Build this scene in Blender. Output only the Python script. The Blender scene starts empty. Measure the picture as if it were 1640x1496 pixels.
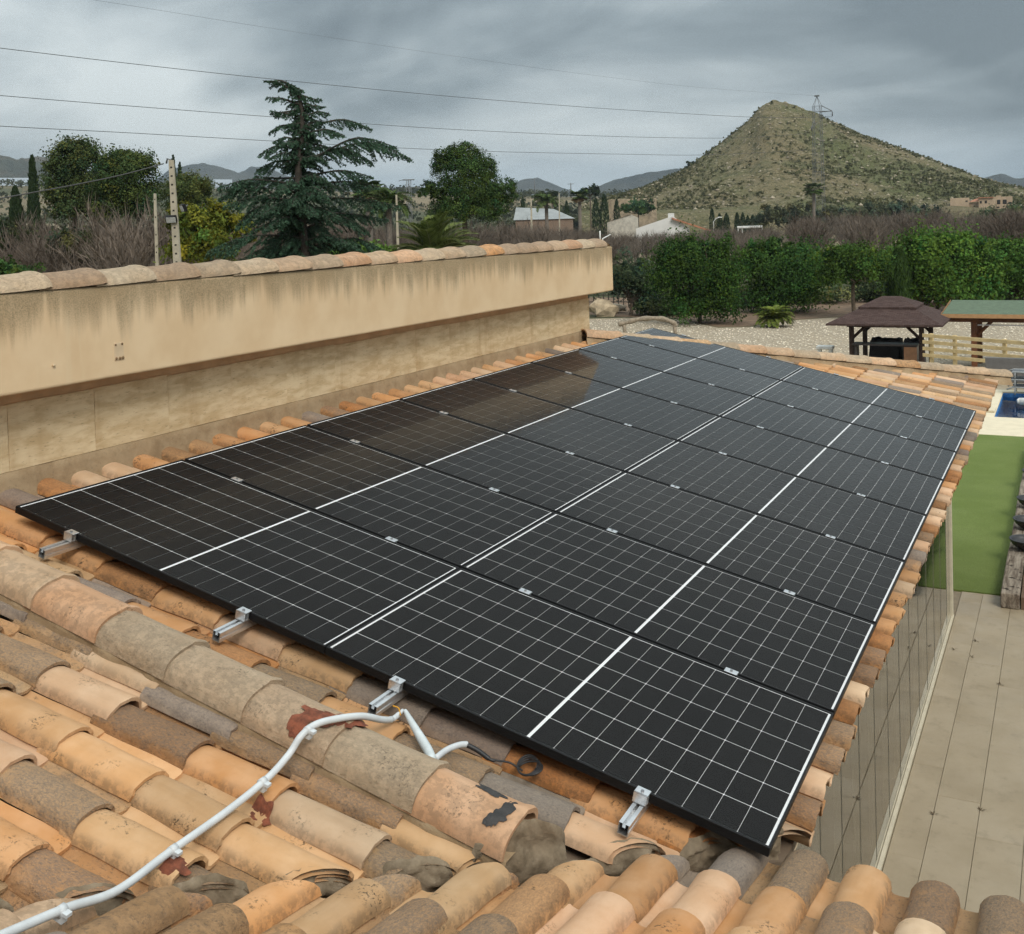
import bpy, bmesh, math, random
import numpy as np
from mathutils import Matrix, Vector, noise as mnoise

scene = bpy.context.scene
COL = scene.collection
R = math.radians

# ------------------------------------------------------------------ camera
# world: X = down the slope of the panel roof, Y = along the parapet wall, Z up,
# origin = upper near corner of the solar array (top of its frame); metres
FOC, PPX, PPY, IW, IH = 1765.47, 820.0, 420.0, 1640.0, 1496.0
RW = np.array([[0.891823623215747, 0.45148566433453413, -0.028483679094204628],
               [-0.01086450890256202, -0.04156975764584625, -0.9990765324516294],
               [-0.4522527916117749, 0.891309514225934, -0.032167721860377335]])
CAM = np.array([4.613, -3.657, 1.294])
cd = bpy.data.cameras.new('camera')
co = bpy.data.objects.new('camera', cd)
COL.objects.link(co)
m = Matrix.Identity(4)
for i in range(3):
    m[i][0] = RW[0][i]; m[i][1] = -RW[1][i]; m[i][2] = -RW[2][i]; m[i][3] = CAM[i]
co.matrix_world = m
cd.sensor_fit = 'HORIZONTAL'; cd.sensor_width = 36.0
cd.lens = FOC / IW * 36.0
cd.shift_x = 0.0
cd.shift_y = -(IH / 2 - PPY) / IW
cd.clip_start = 0.05; cd.clip_end = 20000
scene.camera = co

def at(px, py, d):
    """point of the place seen at a photo pixel, d metres away (measured level)"""
    v = RW.T @ np.array([(px - PPX) / FOC, (py - PPY) / FOC, 1.0])
    v = v / math.hypot(v[0], v[1])
    return CAM + v * d

# ------------------------------------------------------------------ world, sun, exposure
SUN_DIR = Vector((0.52, -0.50, 0.70)).normalized()
w = bpy.data.worlds.new('World'); scene.world = w; w.use_nodes = True
nt = w.node_tree; nt.nodes.clear()
def wn(t, **k):
    n = nt.nodes.new(t)
    for a, b in k.items(): setattr(n, a, b)
    return n
def wmath(op, a, b=None, c=None):
    n = wn('ShaderNodeMath', operation=op)
    for i, x in enumerate((a, b, c)):
        if x is None: continue
        if isinstance(x, (int, float)): n.inputs[i].default_value = x
        else: nt.links.new(x, n.inputs[i])
    return n.outputs[0]
tc = wn('ShaderNodeTexCoord'); sep = wn('ShaderNodeSeparateXYZ')
nt.links.new(tc.outputs['Generated'], sep.inputs[0])
el = wmath('MAXIMUM', sep.outputs[2], 0.0)
den = wmath('ADD', el, 0.26)
cx = wmath('DIVIDE', sep.outputs[0], den); cy = wmath('DIVIDE', sep.outputs[1], den)
cmb = wn('ShaderNodeCombineXYZ'); nt.links.new(cx, cmb.inputs[0]); nt.links.new(cy, cmb.inputs[1])
def wnoise(scale, detail, rough, dist, off, stretch=(1, 1, 1)):
    mp = wn('ShaderNodeMapping'); mp.inputs['Location'].default_value = off
    mp.inputs['Rotation'].default_value = (0, 0, R(28)); mp.inputs['Scale'].default_value = stretch
    nt.links.new(cmb.outputs[0], mp.inputs[0])
    n = wn('ShaderNodeTexNoise'); n.inputs['Scale'].default_value = scale
    n.inputs['Detail'].default_value = detail; n.inputs['Roughness'].default_value = rough
    n.inputs['Distortion'].default_value = dist
    nt.links.new(mp.outputs[0], n.inputs['Vector'])
    return n.outputs[0]
n1 = wnoise(0.62, 4, 0.5, 0.55, (10.3, 3.6, 0.0), (1.0, 1.15, 1))
n2 = wnoise(2.3, 6, 0.55, 0.6, (7.3, 2.2, 0.0), (0.9, 1.3, 1))
cl = wmath('ADD', wmath('MULTIPLY', n1, 0.80), wmath('MULTIPLY', n2, 0.20))
ramp = wn('ShaderNodeValToRGB')
e = ramp.color_ramp.elements
e[0].position = 0.37; e[0].color = (0.145, 0.178, 0.194, 1)
e[1].position = 0.62; e[1].color = (0.60, 0.652, 0.652, 1)
x = e.new(0.44); x.color = (0.240, 0.285, 0.303, 1)
x = e.new(0.53); x.color = (0.43, 0.482, 0.494, 1)
nt.links.new(cl, ramp.inputs[0])
# an overcast sky is about three times brighter overhead than at the horizon
grad = wmath('ADD', wmath('MULTIPLY', el, SKY_ZEN := 1.05), 0.74)
mul = wn('ShaderNodeVectorMath', operation='SCALE')
nt.links.new(ramp.outputs[0], mul.inputs[0]); nt.links.new(grad, mul.inputs['Scale'])
# low blue-grey murk under the cloud base
murk = wn('ShaderNodeMix', data_type='RGBA'); 
mf = wn('ShaderNodeMapRange'); mf.inputs[1].default_value = 0.0; mf.inputs[2].default_value = 0.085
mf.inputs[3].default_value = 0.62; mf.inputs[4].default_value = 0.0; mf.interpolation_type = 'SMOOTHSTEP'
nt.links.new(el, mf.inputs[0]); nt.links.new(mf.outputs[0], murk.inputs[0])
nt.links.new(mul.outputs[0], murk.inputs[6]); murk.inputs[7].default_value = (0.250, 0.325, 0.378, 1)
bg1 = wn('ShaderNodeBackground'); nt.links.new(murk.outputs[2], bg1.inputs[0]); bg1.inputs[1].default_value = 1.0
sky = wn('ShaderNodeTexSky'); sky.sky_type = 'NISHITA'; sky.sun_disc = False
sky.sun_elevation = math.asin(SUN_DIR.z); sky.sun_rotation = math.atan2(SUN_DIR.x, SUN_DIR.y)
sky.dust_density = 4.0
bg2 = wn('ShaderNodeBackground'); nt.links.new(sky.outputs[0], bg2.inputs[0]); bg2.inputs[1].default_value = 0.05
mx = wn('ShaderNodeMixShader'); mx.inputs[0].default_value = 0.12
nt.links.new(bg1.outputs[0], mx.inputs[1]); nt.links.new(bg2.outputs[0], mx.inputs[2])
wo = wn('ShaderNodeOutputWorld'); nt.links.new(mx.outputs[0], wo.inputs[0])

sd = bpy.data.lights.new('sun', 'SUN'); sd.energy = 1.5; sd.angle = R(22); sd.color = (1.0, 0.94, 0.85)
so = bpy.data.objects.new('sun', sd); COL.objects.link(so)
so.rotation_euler = SUN_DIR.to_track_quat('Z', 'Y').to_euler(); so.location = (0, 0, 60)

vs = scene.view_settings
vs.view_transform = 'Standard'; vs.look = 'None'; vs.gamma = 1.0; vs.use_curve_mapping = False
vs.exposure = 0.58
scene.cycles.use_denoising = True
scene.cycles.denoising_prefilter = 'NONE'; scene.cycles.denoising_input_passes = 'RGB_ALBEDO'   # keeps the tile grain
scene.cycles.max_bounces = 6; scene.cycles.transparent_max_bounces = 12
scene.cycles.volume_bounces = 0
scene.cycles.sample_clamp_indirect = 6.0

# ------------------------------------------------------------------ helpers
rnd = random.Random(7)

def tag(o, label=None, cat=None, group=None, kind=None):
    if label: o['label'] = label
    if cat: o['category'] = cat
    if group: o['group'] = group
    if kind: o['kind'] = kind
    return o

def empty(name, loc=(0, 0, 0), parent=None):
    o = bpy.data.objects.new(name, None); COL.objects.link(o)
    o.location = loc; o.empty_display_size = 0.1
    if parent: o.parent = parent
    return o

def mobj(name, me, parent=None, mat=None, matrix=None):
    o = bpy.data.objects.new(name, me); COL.objects.link(o)
    if parent: o.parent = parent
    if mat is not None and not me.materials: me.materials.append(mat)
    if matrix is not None: o.matrix_local = matrix
    return o

class MB:
    """collects shapes, then links them as one mesh object"""
    def __init__(s): s.v = []; s.f = []; s.sm = []; s.mi = []
    def add(s, verts, faces, smooth=False, mat=0, M=None):
        n = len(s.v)
        if M is not None: verts = [tuple(M @ Vector(p)) for p in verts]
        s.v += [tuple(p) for p in verts]
        s.f += [tuple(i + n for i in f) for f in faces]
        s.sm += [smooth] * len(faces); s.mi += [mat] * len(faces)
        return s
    def box(s, lo, hi, M=None, mat=0, bev=0.0):
        x0, y0, z0 = lo; x1, y1, z1 = hi
        if bev <= 0:
            V = [(x0,y0,z0),(x1,y0,z0),(x1,y1,z0),(x0,y1,z0),(x0,y0,z1),(x1,y0,z1),(x1,y1,z1),(x0,y1,z1)]
            F = [(3,2,1,0),(4,5,6,7),(0,1,5,4),(1,2,6,5),(2,3,7,6),(3,0,4,7)]
            return s.add(V, F, mat=mat, M=M)
        b = bev
        V = []
        for z, ins in ((z0, b), (z0 + b, 0), (z1 - b, 0), (z1, b)):
            i = ins
            c = b * 0.9
            if i == 0:
                V += [(x0+c,y0,z),(x1-c,y0,z),(x1,y0+c,z),(x1,y1-c,z),(x1-c,y1,z),(x0+c,y1,z),(x0,y1-c,z),(x0,y0+c,z)]
            else:
                V += [(x0+c+i*.3,y0+i,z),(x1-c-i*.3,y0+i,z),(x1-i,y0+c+i*.3,z),(x1-i,y1-c-i*.3,z),(x1-c-i*.3,y1-i,z),(x0+c+i*.3,y1-i,z),(x0+i,y1-c-i*.3,z),(x0+i,y0+c+i*.3,z)]
        F = [tuple(range(7, -1, -1)), tuple(range(24, 32))]
        for k in range(3):
            for j in range(8):
                a = k*8+j; bb = k*8+(j+1) % 8
                F.append((a, bb, bb+8, a+8))
        return s.add(V, F, mat=mat, M=M)
    def tube(s, pts, rad, n=6, smooth=True, cap=True, mat=0, M=None):
        pts = [Vector(p) for p in pts]
        if not hasattr(rad, '__len__'): rad = [rad] * len(pts)
        V = []; F = []
        up = Vector((0, 0, 1))
        prev = None
        for i, p in enumerate(pts):
            t = (pts[min(i+1, len(pts)-1)] - pts[max(i-1, 0)])
            if t.length < 1e-9: t = Vector((0, 0, 1))
            t.normalize()
            if prev is None:
                a = t.cross(up)
                if a.length < 1e-3: a = t.cross(Vector((1, 0, 0)))
                a.normalize()
            else:
                a = prev - t * prev.dot(t)
                if a.length < 1e-6: a = t.cross(up)
                a.normalize()
            prev = a
            b = t.cross(a)
            for k in range(n):
                an = 2 * math.pi * k / n
                V.append(p + (a * math.cos(an) + b * math.sin(an)) * rad[i])
        for i in range(len(pts) - 1):
            for k in range(n):
                q = (k + 1) % n
                F.append((i*n+k, i*n+q, (i+1)*n+q, (i+1)*n+k))
        if cap:
            F.append(tuple(range(n-1, -1, -1))); F.append(tuple((len(pts)-1)*n + k for k in range(n)))
        return s.add(V, F, smooth=smooth, mat=mat, M=M)
    def mesh(s, name, mats=()):
        me = bpy.data.meshes.new(name)
        me.from_pydata(s.v, [], s.f)
        for mm in (mats if isinstance(mats, (list, tuple)) else [mats]):
            if mm is not None: me.materials.append(mm)
        me.polygons.foreach_set('use_smooth', s.sm)
        if any(s.mi): me.polygons.foreach_set('material_index', s.mi)
        me.update()
        return me
    def build(s, name, mats, parent=None, matrix=None):
        return mobj(name, s.mesh(name, mats), parent, None, matrix)

def np_mesh(name, V, F, mats, cols=None, smooth=False):
    """V (n,3), F (m,k) constant k; cols (m,3) colour for each face"""
    V = np.asarray(V, dtype=np.float32); F = np.asarray(F, dtype=np.int32)
    me = bpy.data.meshes.new(name)
    k = F.shape[1]
    me.vertices.add(len(V)); me.vertices.foreach_set('co', V.ravel())
    me.loops.add(F.size); me.loops.foreach_set('vertex_index', F.ravel())
    me.polygons.add(len(F))
    me.polygons.foreach_set('loop_start', np.arange(0, F.size, k, dtype=np.int32))
    me.polygons.foreach_set('loop_total', np.full(len(F), k, dtype=np.int32))
    me.polygons.foreach_set('use_smooth', np.full(len(F), bool(smooth)))
    for mm in (mats if isinstance(mats, (list, tuple)) else [mats]): me.materials.append(mm)
    if cols is not None:
        a = me.color_attributes.new('Col', 'FLOAT_COLOR', 'CORNER')
        c = np.ones((F.size, 4), dtype=np.float32)
        c[:, :3] = np.repeat(np.asarray(cols, dtype=np.float32), k, axis=0)
        a.data.foreach_set('color', c.ravel())
    me.update(calc_edges=True)
    return me

def fbm(p, oct=4, sc=1.0):
    return mnoise.fractal(Vector(p) * sc, 1.0, 2.0, oct, noise_basis='PERLIN_ORIGINAL')

# ------------------------------------------------------------------ materials
class NT:
    def __init__(s, name):
        s.m = bpy.data.materials.new(name); s.m.use_nodes = True
        s.t = s.m.node_tree; s.t.nodes.clear()
        s.out = s.t.nodes.new('ShaderNodeOutputMaterial')
    def n(s, typ, ins=None, **k):
        nd = s.t.nodes.new(typ)
        for a, b in k.items(): setattr(nd, a, b)
        for a, b in (ins or {}).items(): s.set(nd, a, b)
        return nd
    def set(s, nd, a, b):
        sock = nd.inputs[a]
        if hasattr(b, 'is_output') or isinstance(b, bpy.types.NodeSocket): s.t.links.new(b, sock)
        else:
            if isinstance(b, (tuple, list)) and sock.type == 'RGBA' and len(b) == 3: b = (*b, 1)
            sock.default_value = b
    def coord(s, kind='Object', rand=False, scale=(1, 1, 1), rot=(0, 0, 0)):
        v = s.n('ShaderNodeTexCoord').outputs[kind]
        if rand:
            oi = s.n('ShaderNodeObjectInfo')
            sc = s.n('ShaderNodeVectorMath', {0: oi.outputs['Location'], 3: 3.7}, operation='SCALE')
            v = s.n('ShaderNodeVectorMath', {0: v, 1: sc.outputs[0]}, operation='ADD').outputs[0]
        if scale != (1, 1, 1) or rot != (0, 0, 0):
            v = s.n('ShaderNodeMapping', {'Vector': v, 'Scale': scale, 'Rotation': rot}).outputs[0]
        return v
    def noise(s, v, scale, detail=4, rough=0.55, dist=0.0):
        return s.n('ShaderNodeTexNoise', {'Vector': v, 'Scale': scale, 'Detail': detail, 'Roughness': rough, 'Distortion': dist}).outputs[0]
    def vor(s, v, scale, feature='F1', rnd=1.0):
        return s.n('ShaderNodeTexVoronoi', {'Vector': v, 'Scale': scale, 'Randomness': rnd}, feature=feature)
    def rng(s, x, a, b, c=0.0, d=1.0, smooth=True):
        return s.n('ShaderNodeMapRange', {0: x, 1: a, 2: b, 3: c, 4: d}, interpolation_type='SMOOTHSTEP' if smooth else 'LINEAR').outputs[0]
    def mix(s, f, a, b, mode='MIX'):
        return s.n('ShaderNodeMix', {0: f, 6: a, 7: b}, data_type='RGBA', blend_type=mode).outputs[2]
    def math(s, op, a, b=0.0):
        return s.n('ShaderNodeMath', {0: a, 1: b}, operation=op).outputs[0]
    def bump(s, h, strength, dist=0.01):
        return s.n('ShaderNodeBump', {'Height': h, 'Strength': strength, 'Distance': dist}).outputs[0]
    def bsdf(s, col, rough=0.8, normal=None, metal=0.0, spec=0.5, **k):
        ins = {'Base Color': col, 'Roughness': rough, 'Metallic': metal, 'Specular IOR Level': spec}
        if normal is not None: ins['Normal'] = normal
        ins.update(k)
        b = s.n('ShaderNodeBsdfPrincipled', ins)
        s.t.links.new(b.outputs[0], s.out.inputs[0])
        return s.m

def m_plain(name, col, rough=0.6, metal=0.0, spec=0.5, var=0.12, scale=8.0, bump=0.0):
    t = NT(name); v = t.coord()
    n = t.noise(v, scale, 5, 0.6)
    c = t.mix(t.rng(n, 0.3, 0.7), tuple(max(0, x*(1-var)) for x in col), tuple(x*(1+var) for x in col))
    nm = t.bump(t.noise(v, scale*6, 3), bump) if bump else None
    return t.bsdf(c, rough, nm, metal, spec)

def m_tile(name, c1, c2, grain, graincol, stain, rough_bump=0.5, pit=0.0):
    t = NT(name); v = t.coord(rand=True)
    oi = t.n('ShaderNodeObjectInfo').outputs['Random']
    base = t.mix(t.rng(t.noise(v, 7, 4), 0.3, 0.7), c1, c2)
    # firing bloom: long soft streaks down the tile
    vs_ = t.n('ShaderNodeMapping', {'Vector': v, 'Scale': (2.2, 16, 6)}).outputs[0]
    base = t.mix(t.rng(t.noise(vs_, 1.0, 3), 0.45, 0.75, 0, 0.35), base, tuple(x*0.74 for x in c1))
    vg = t.n('ShaderNodeMapping', {'Vector': v, 'Scale': (0.55, 1, 1)}).outputs[0]
    sp = t.noise(vg, 190, 3, 0.75)
    sp3 = t.noise(vg, 85, 5, 0.75)
    lz = t.n('ShaderNodeSeparateXYZ', {0: t.n('ShaderNodeTexCoord').outputs['Object']}).outputs[2]
    big = t.rng(t.math('ADD', t.noise(v, 9, 5, 0.65), t.rng(lz, 0.02, 0.075, -0.10, 0.16)), 0.40, 0.62)
    fine = t.noise(vg, 150, 4, 0.8)
    base = t.mix(t.math('MULTIPLY', t.math('MULTIPLY', t.rng(fine, 0.38, 0.60, 0.35, 1.0), big), grain), base, graincol)
    base = t.mix(t.math('MULTIPLY', t.rng(sp3, 0.54, 0.62), grain * 0.55), base, tuple(x*0.62 for x in graincol))
    base = t.mix(t.math('MULTIPLY', t.rng(sp, 0.44, 0.36), grain * 0.40), base, tuple(min(1, x*1.2) for x in c2))
    sp2 = t.noise(v, 75, 6, 0.75)
    patch = t.rng(t.noise(v, 6.5, 3, 0.5), 0.54, 0.68)
    base = t.mix(t.math('MULTIPLY', t.math('MULTIPLY', t.rng(sp2, 0.52, 0.60), patch), stain), base, (0.030, 0.023, 0.015))
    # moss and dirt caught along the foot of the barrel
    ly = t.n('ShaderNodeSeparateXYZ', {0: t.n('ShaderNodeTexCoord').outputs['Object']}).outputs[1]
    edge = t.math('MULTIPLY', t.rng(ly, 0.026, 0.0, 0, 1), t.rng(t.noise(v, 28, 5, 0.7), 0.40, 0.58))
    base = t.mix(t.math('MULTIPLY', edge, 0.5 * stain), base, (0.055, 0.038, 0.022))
    pale = t.vor(v, 55)
    base = t.mix(t.rng(pale.outputs[0], 0.0, 0.06, 0.35, 0.0), base, (0.55, 0.48, 0.38))
    hs = t.n('ShaderNodeHueSaturation', {'Hue': t.rng(oi, 0, 1, 0.490, 0.506, False), 'Saturation': t.rng(oi, 0, 1, 1.12, 0.92, False),
             'Value': t.rng(t.math('FRACT', t.math('MULTIPLY', oi, 7.31)), 0, 1, 0.78, 1.12, False), 'Color': base}).outputs[0]
    h = t.math('ADD', t.math('MULTIPLY', sp3, grain + 0.05 + pit), t.math('MULTIPLY', t.noise(v, 22, 4), 0.7))
    return t.bsdf(hs, 0.86, t.bump(h, rough_bump, 0.006 + 0.006 * pit), spec=0.28)

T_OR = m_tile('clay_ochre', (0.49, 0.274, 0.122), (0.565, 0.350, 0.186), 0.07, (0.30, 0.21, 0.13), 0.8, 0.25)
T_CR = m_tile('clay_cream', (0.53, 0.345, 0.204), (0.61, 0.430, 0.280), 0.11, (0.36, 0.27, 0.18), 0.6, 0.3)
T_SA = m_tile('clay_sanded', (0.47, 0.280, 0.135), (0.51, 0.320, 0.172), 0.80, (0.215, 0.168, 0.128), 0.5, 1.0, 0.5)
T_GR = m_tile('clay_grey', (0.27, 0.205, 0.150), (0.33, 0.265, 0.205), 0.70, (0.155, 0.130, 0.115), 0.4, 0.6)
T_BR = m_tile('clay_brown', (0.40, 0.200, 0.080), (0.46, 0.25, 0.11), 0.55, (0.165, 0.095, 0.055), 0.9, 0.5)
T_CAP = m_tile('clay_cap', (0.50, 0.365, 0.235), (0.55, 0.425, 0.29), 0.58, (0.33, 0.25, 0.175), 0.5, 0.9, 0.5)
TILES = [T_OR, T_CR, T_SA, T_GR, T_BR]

def m_mortar():
    t = NT('mortar'); v = t.coord('Object')
    n = t.noise(v, 9, 6, 0.7)
    c = t.mix(t.rng(n, 0.3, 0.7), (0.15, 0.115, 0.075), (0.29, 0.23, 0.16))
    c = t.mix(t.rng(t.noise(v, 30, 5), 0.55, 0.75, 0, 0.6), c, (0.32, 0.26, 0.19))
    return t.bsdf(c, 0.95, t.bump(t.noise(v, 45, 6, 0.7), 0.8, 0.01), spec=0.2)
MORTAR = m_mortar()
def m_mortar2():
    t = NT('mortar_ochre'); v = t.coord('Object')
    c = t.mix(t.rng(t.noise(v, 6, 6, 0.7), 0.3, 0.7), (0.27, 0.185, 0.105), (0.37, 0.275, 0.17))
    c = t.mix(t.rng(t.noise(v, 40, 4), 0.58, 0.72, 0, 0.35), c, (0.17, 0.125, 0.08))
    return t.bsdf(c, 0.95, t.bump(t.noise(v, 60, 6, 0.7), 0.7, 0.008), spec=0.2)
MORTAR2 = m_mortar2()
def m_deck():
    t = NT('roof_deck'); v = t.coord()
    return t.bsdf(t.mix(t.noise(v, 8), (0.12, 0.085, 0.06), (0.2, 0.15, 0.1)), 0.95)
DECK = m_deck()
# ------------------------------------------------------------------ geometry of the two roofs
TH = R(12.9234); CT, ST, TT = math.cos(TH), math.sin(TH), math.tan(TH)
VA = Vector((CT, 0, -ST)); UAX = Vector((0, 1, 0)); NA = Vector((ST, 0, CT))
def PA(v, u, n=0.0): return VA * v + UAX * u + NA * n
PAN = -0.185                                    # tile bed below the top of the panels
ZB0 = PAN / CT - TT * 3.4
VB = Vector((0, CT, -ST)); NB = Vector((0, ST, CT)); OB = Vector((0, 0, ZB0))
def PB(v, x, n=0.0): return OB + VB * v + NB * n + Vector((x, 0, 0))
def frame(o, a, b, c):
    mm = Matrix.Identity(4)
    for i in range(3): mm[i][0] = a[i]; mm[i][1] = b[i]; mm[i][2] = c[i]; mm[i][3] = o[i]
    return mm
ZG = -3.5                                       # terrace level
GZ = -4.2                                       # garden level
def valley_x(y): return 3.394 + 0.898 * y
def hip_y(x): return 8.45 + 1.147 * x
ID4 = Matrix.Identity(4)

def wmat(o): return (wmat(o.parent) @ o.matrix_basis) if o.parent else o.matrix_basis.copy()
def put(o, parent, M=ID4):
    """parent a mesh whose coordinates are in the world (or placed by M)"""
    o.parent = parent; o.matrix_basis = wmat(parent).inverted() @ M
    return o

def m_stucco():
    t = NT('stucco_cream'); v = t.coord('Object')
    c = t.mix(t.rng(t.noise(v, 3, 5), 0.3, 0.7), (0.66, 0.48, 0.29), (0.73, 0.555, 0.355))
    sepz = t.n('ShaderNodeSeparateXYZ', {0: v})
    vs_ = t.n('ShaderNodeMapping', {'Vector': v, 'Scale': (1, 4.2, 0.35)}).outputs[0]
    st = t.noise(vs_, 1.6, 5, 0.65)
    vs2 = t.n('ShaderNodeMapping', {'Vector': v, 'Scale': (1, 14, 0.8)}).outputs[0]
    st2 = t.noise(vs2, 1.3, 4, 0.6)
    hz = t.rng(sepz.outputs[2], 0.50, 1.02, -0.42, 0.42, False)
    f = t.rng(t.math('ADD', t.math('ADD', t.math('MULTIPLY', st, 0.85), t.math('MULTIPLY', st2, 0.35)), hz), 0.60, 0.95)
    gr = t.rng(t.noise(v, 140, 3, 0.7), 0.35, 0.65, 0.55, 1.0)
    c = t.mix(t.math('MULTIPLY', t.math('MULTIPLY', f, gr), 0.72), c, (0.135, 0.105, 0.055))
    c = t.mix(t.rng(st2, 0.58, 0.75, 0, 0.35), c, (0.70, 0.56, 0.37))
    return t.bsdf(c, 0.92, t.bump(t.noise(v, 170, 4, 0.7), 0.45, 0.006), spec=0.2)
STUCCO = m_stucco()
PEACH = m_plain('paint_peach', (0.56, 0.36, 0.20), 0.9, var=0.1, bump=0.2)
def m_stone():
    t = NT('travertine'); v = t.coord('Object', rand=True)
    vs_ = t.n('ShaderNodeMapping', {'Vector': v, 'Scale': (1, 2.2, 9)}).outputs[0]
    c = t.mix(t.rng(t.noise(vs_, 2.2, 6, 0.65, 0.4), 0.32, 0.68), (0.52, 0.385, 0.215), (0.70, 0.56, 0.36))
    v2 = t.n('ShaderNodeMapping', {'Vector': v, 'Scale': (1, 3, 0.4)}).outputs[0]
    c = t.mix(t.rng(t.noise(v2, 2.0, 4), 0.50, 0.78, 0, 0.55), c, (0.36, 0.22, 0.09))
    c = t.mix(t.rng(t.noise(vs_, 9, 5, 0.7), 0.58, 0.66, 0, 0.5), c, (0.20, 0.14, 0.075))
    return t.bsdf(c, 0.75, t.bump(t.noise(vs_, 12, 5), 0.25, 0.004), spec=0.3)
STONE = m_stone()
ALU = m_plain('aluminium', (0.72, 0.73, 0.74), 0.32, 0.9, var=0.05, scale=30)
ALUW = m_plain('white_aluminium', (0.50, 0.45, 0.34), 0.4, 0.0, var=0.08, scale=12)
def m_pane(name, ior, tint=(1, 1, 1), rough=0.015):
    t = NT(name)
    fr = t.n('ShaderNodeFresnel', {'IOR': ior}).outputs[0]
    tr = t.n('ShaderNodeBsdfTransparent', {'Color': (*tint, 1)})
    gl = t.n('ShaderNodeBsdfGlossy', {'Color': (1, 1, 1, 1), 'Roughness': rough})
    mxs = t.n('ShaderNodeMixShader', {0: fr, 1: tr.outputs[0], 2: gl.outputs[0]})
    t.t.links.new(mxs.outputs[0], t.out.inputs[0])
    return t.m
GLASS = m_pane('window_glass', 1.6, (0.93, 0.95, 0.92))
def _refl():
    t_ = GLASS.node_tree; f_ = [n_ for n_ in t_.nodes if n_.type == 'FRESNEL'][0]; m_ = [n_ for n_ in t_.nodes if n_.type == 'MIX_SHADER'][0]
    r_ = t_.nodes.new('ShaderNodeMapRange'); r_.inputs[3].default_value = 0.22; r_.inputs[4].default_value = 1.0
    t_.links.new(f_.outputs[0], r_.inputs[0]); t_.links.new(r_.outputs[0], m_.inputs[0])
_refl()                                         # solar-control coating

# ------------------------------------------------------------------ house
house = empty('house', (-3.0, 3.0, GZ))
tag(house, 'cream stucco house with clay tiled roofs, parapet wall and folding glass doors', 'house')

def hm(mb, name, mats, parent=house): return put(mobj(name, mb.mesh(name, mats)), parent)

wall = hm(MB().box((-6.5, -8, GZ), (-0.452, 8.27, 0.50)), 'wall', PEACH)
y = 0.323 - 0.585 * 6; k = 0
while y < 8.26:
    y1 = min(y + 0.585, 8.272)
    b = MB().box((0, 0.0015, 0), (0.012, y1 - y - 0.0015, 0.36 + 0.004 * math.sin(k * 2.1)), bev=0.0015)
    o = mobj('stone_slab', b.mesh('stone_slab', STONE)); put(o, wall, Matrix.Translation((-0.452, y, 0.066)))
    y = y1; k += 1
# lower course of the cladding, behind the tile bed
# parapet that juts out over the wall
def rounded_prism(x0, x1, z0, z1, ya, yb, r=0.012, seg=24, name=''):
    prof = []
    for (cx_, cz_, a0) in ((x1-r, z0+r, -90), (x1-r, z1-r, 0), (x0+r, z1-r, 90), (x0+r, z0+r, 180)):
        for q in range(4):
            a = R(a0 + q * 30); prof.append((cx_ + r*math.cos(a), cz_ + r*math.sin(a)))
    V = []; F = []; n = len(prof)
    for i in range(seg + 1):
        y_ = ya + (yb - ya) * i / seg
        for (px_, pz_) in prof:
            w_ = 0.006 * fbm((px_ * 2, y_ * 0.9, pz_ * 2), 2)
            V.append((px_ + w_, y_, pz_ + w_ * 0.8))
    for i in range(seg):
        for j in range(n):
            q = (j + 1) % n
            F.append((i*n+j, (i+1)*n+j, (i+1)*n+q, i*n+q))
    F.append(tuple(range(n))); F.append(tuple(seg*n + j for j in range(n - 1, -1, -1)))
    return V, F
b = MB(); V, F = rounded_prism(-0.50, -0.22, 0.505, 1.03, -8, 8.49, 0.016, 60); b.add(V, F)
parapet = hm(b, 'parapet', STUCCO)
hm(MB().box((-6.6, 8.20, 0.505), (-0.503, 8.488, 0.74)), "end_kerb", STUCCO)
hm(MB().box((-6.5, -8, 0.502), (-0.505, 8.19, 0.56)), 'flat_roof', m_plain('roof_felt', (0.30, 0.27, 0.23), 0.9))
# mounting marks left on the parapet face
PLUG = m_plain('wall_plug', (0.60, 0.46, 0.30), 0.9); RUST = m_plain('rust_mark', (0.24, 0.14, 0.07), 0.9)
b = MB().box((-0.222, 0.862, 0.60), (-0.2155, 0.932, 0.70), bev=0.003)
plate = put(mobj('bracket_mark', b.mesh('bracket_mark', PLUG)), parapet)
for (yy, zz, r_) in ((0.872, 0.69, .006), (0.92, 0.692, .007), (0.874, 0.612, .008), (0.9, 0.611, .009), (0.922, 0.612, .009)):
    c = MB().tube([(-0.2158, yy, zz), (-0.2125, yy, zz)], r_, 8)
    put(mobj('screw_hole', c.mesh('screw_hole', RUST)), plate)
c = MB().tube([(-0.218, 0.443, 0.627), (-0.21, 0.443, 0.627)], 0.008, 8); put(mobj('screw', c.mesh('screw', PLUG)), parapet)

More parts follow.
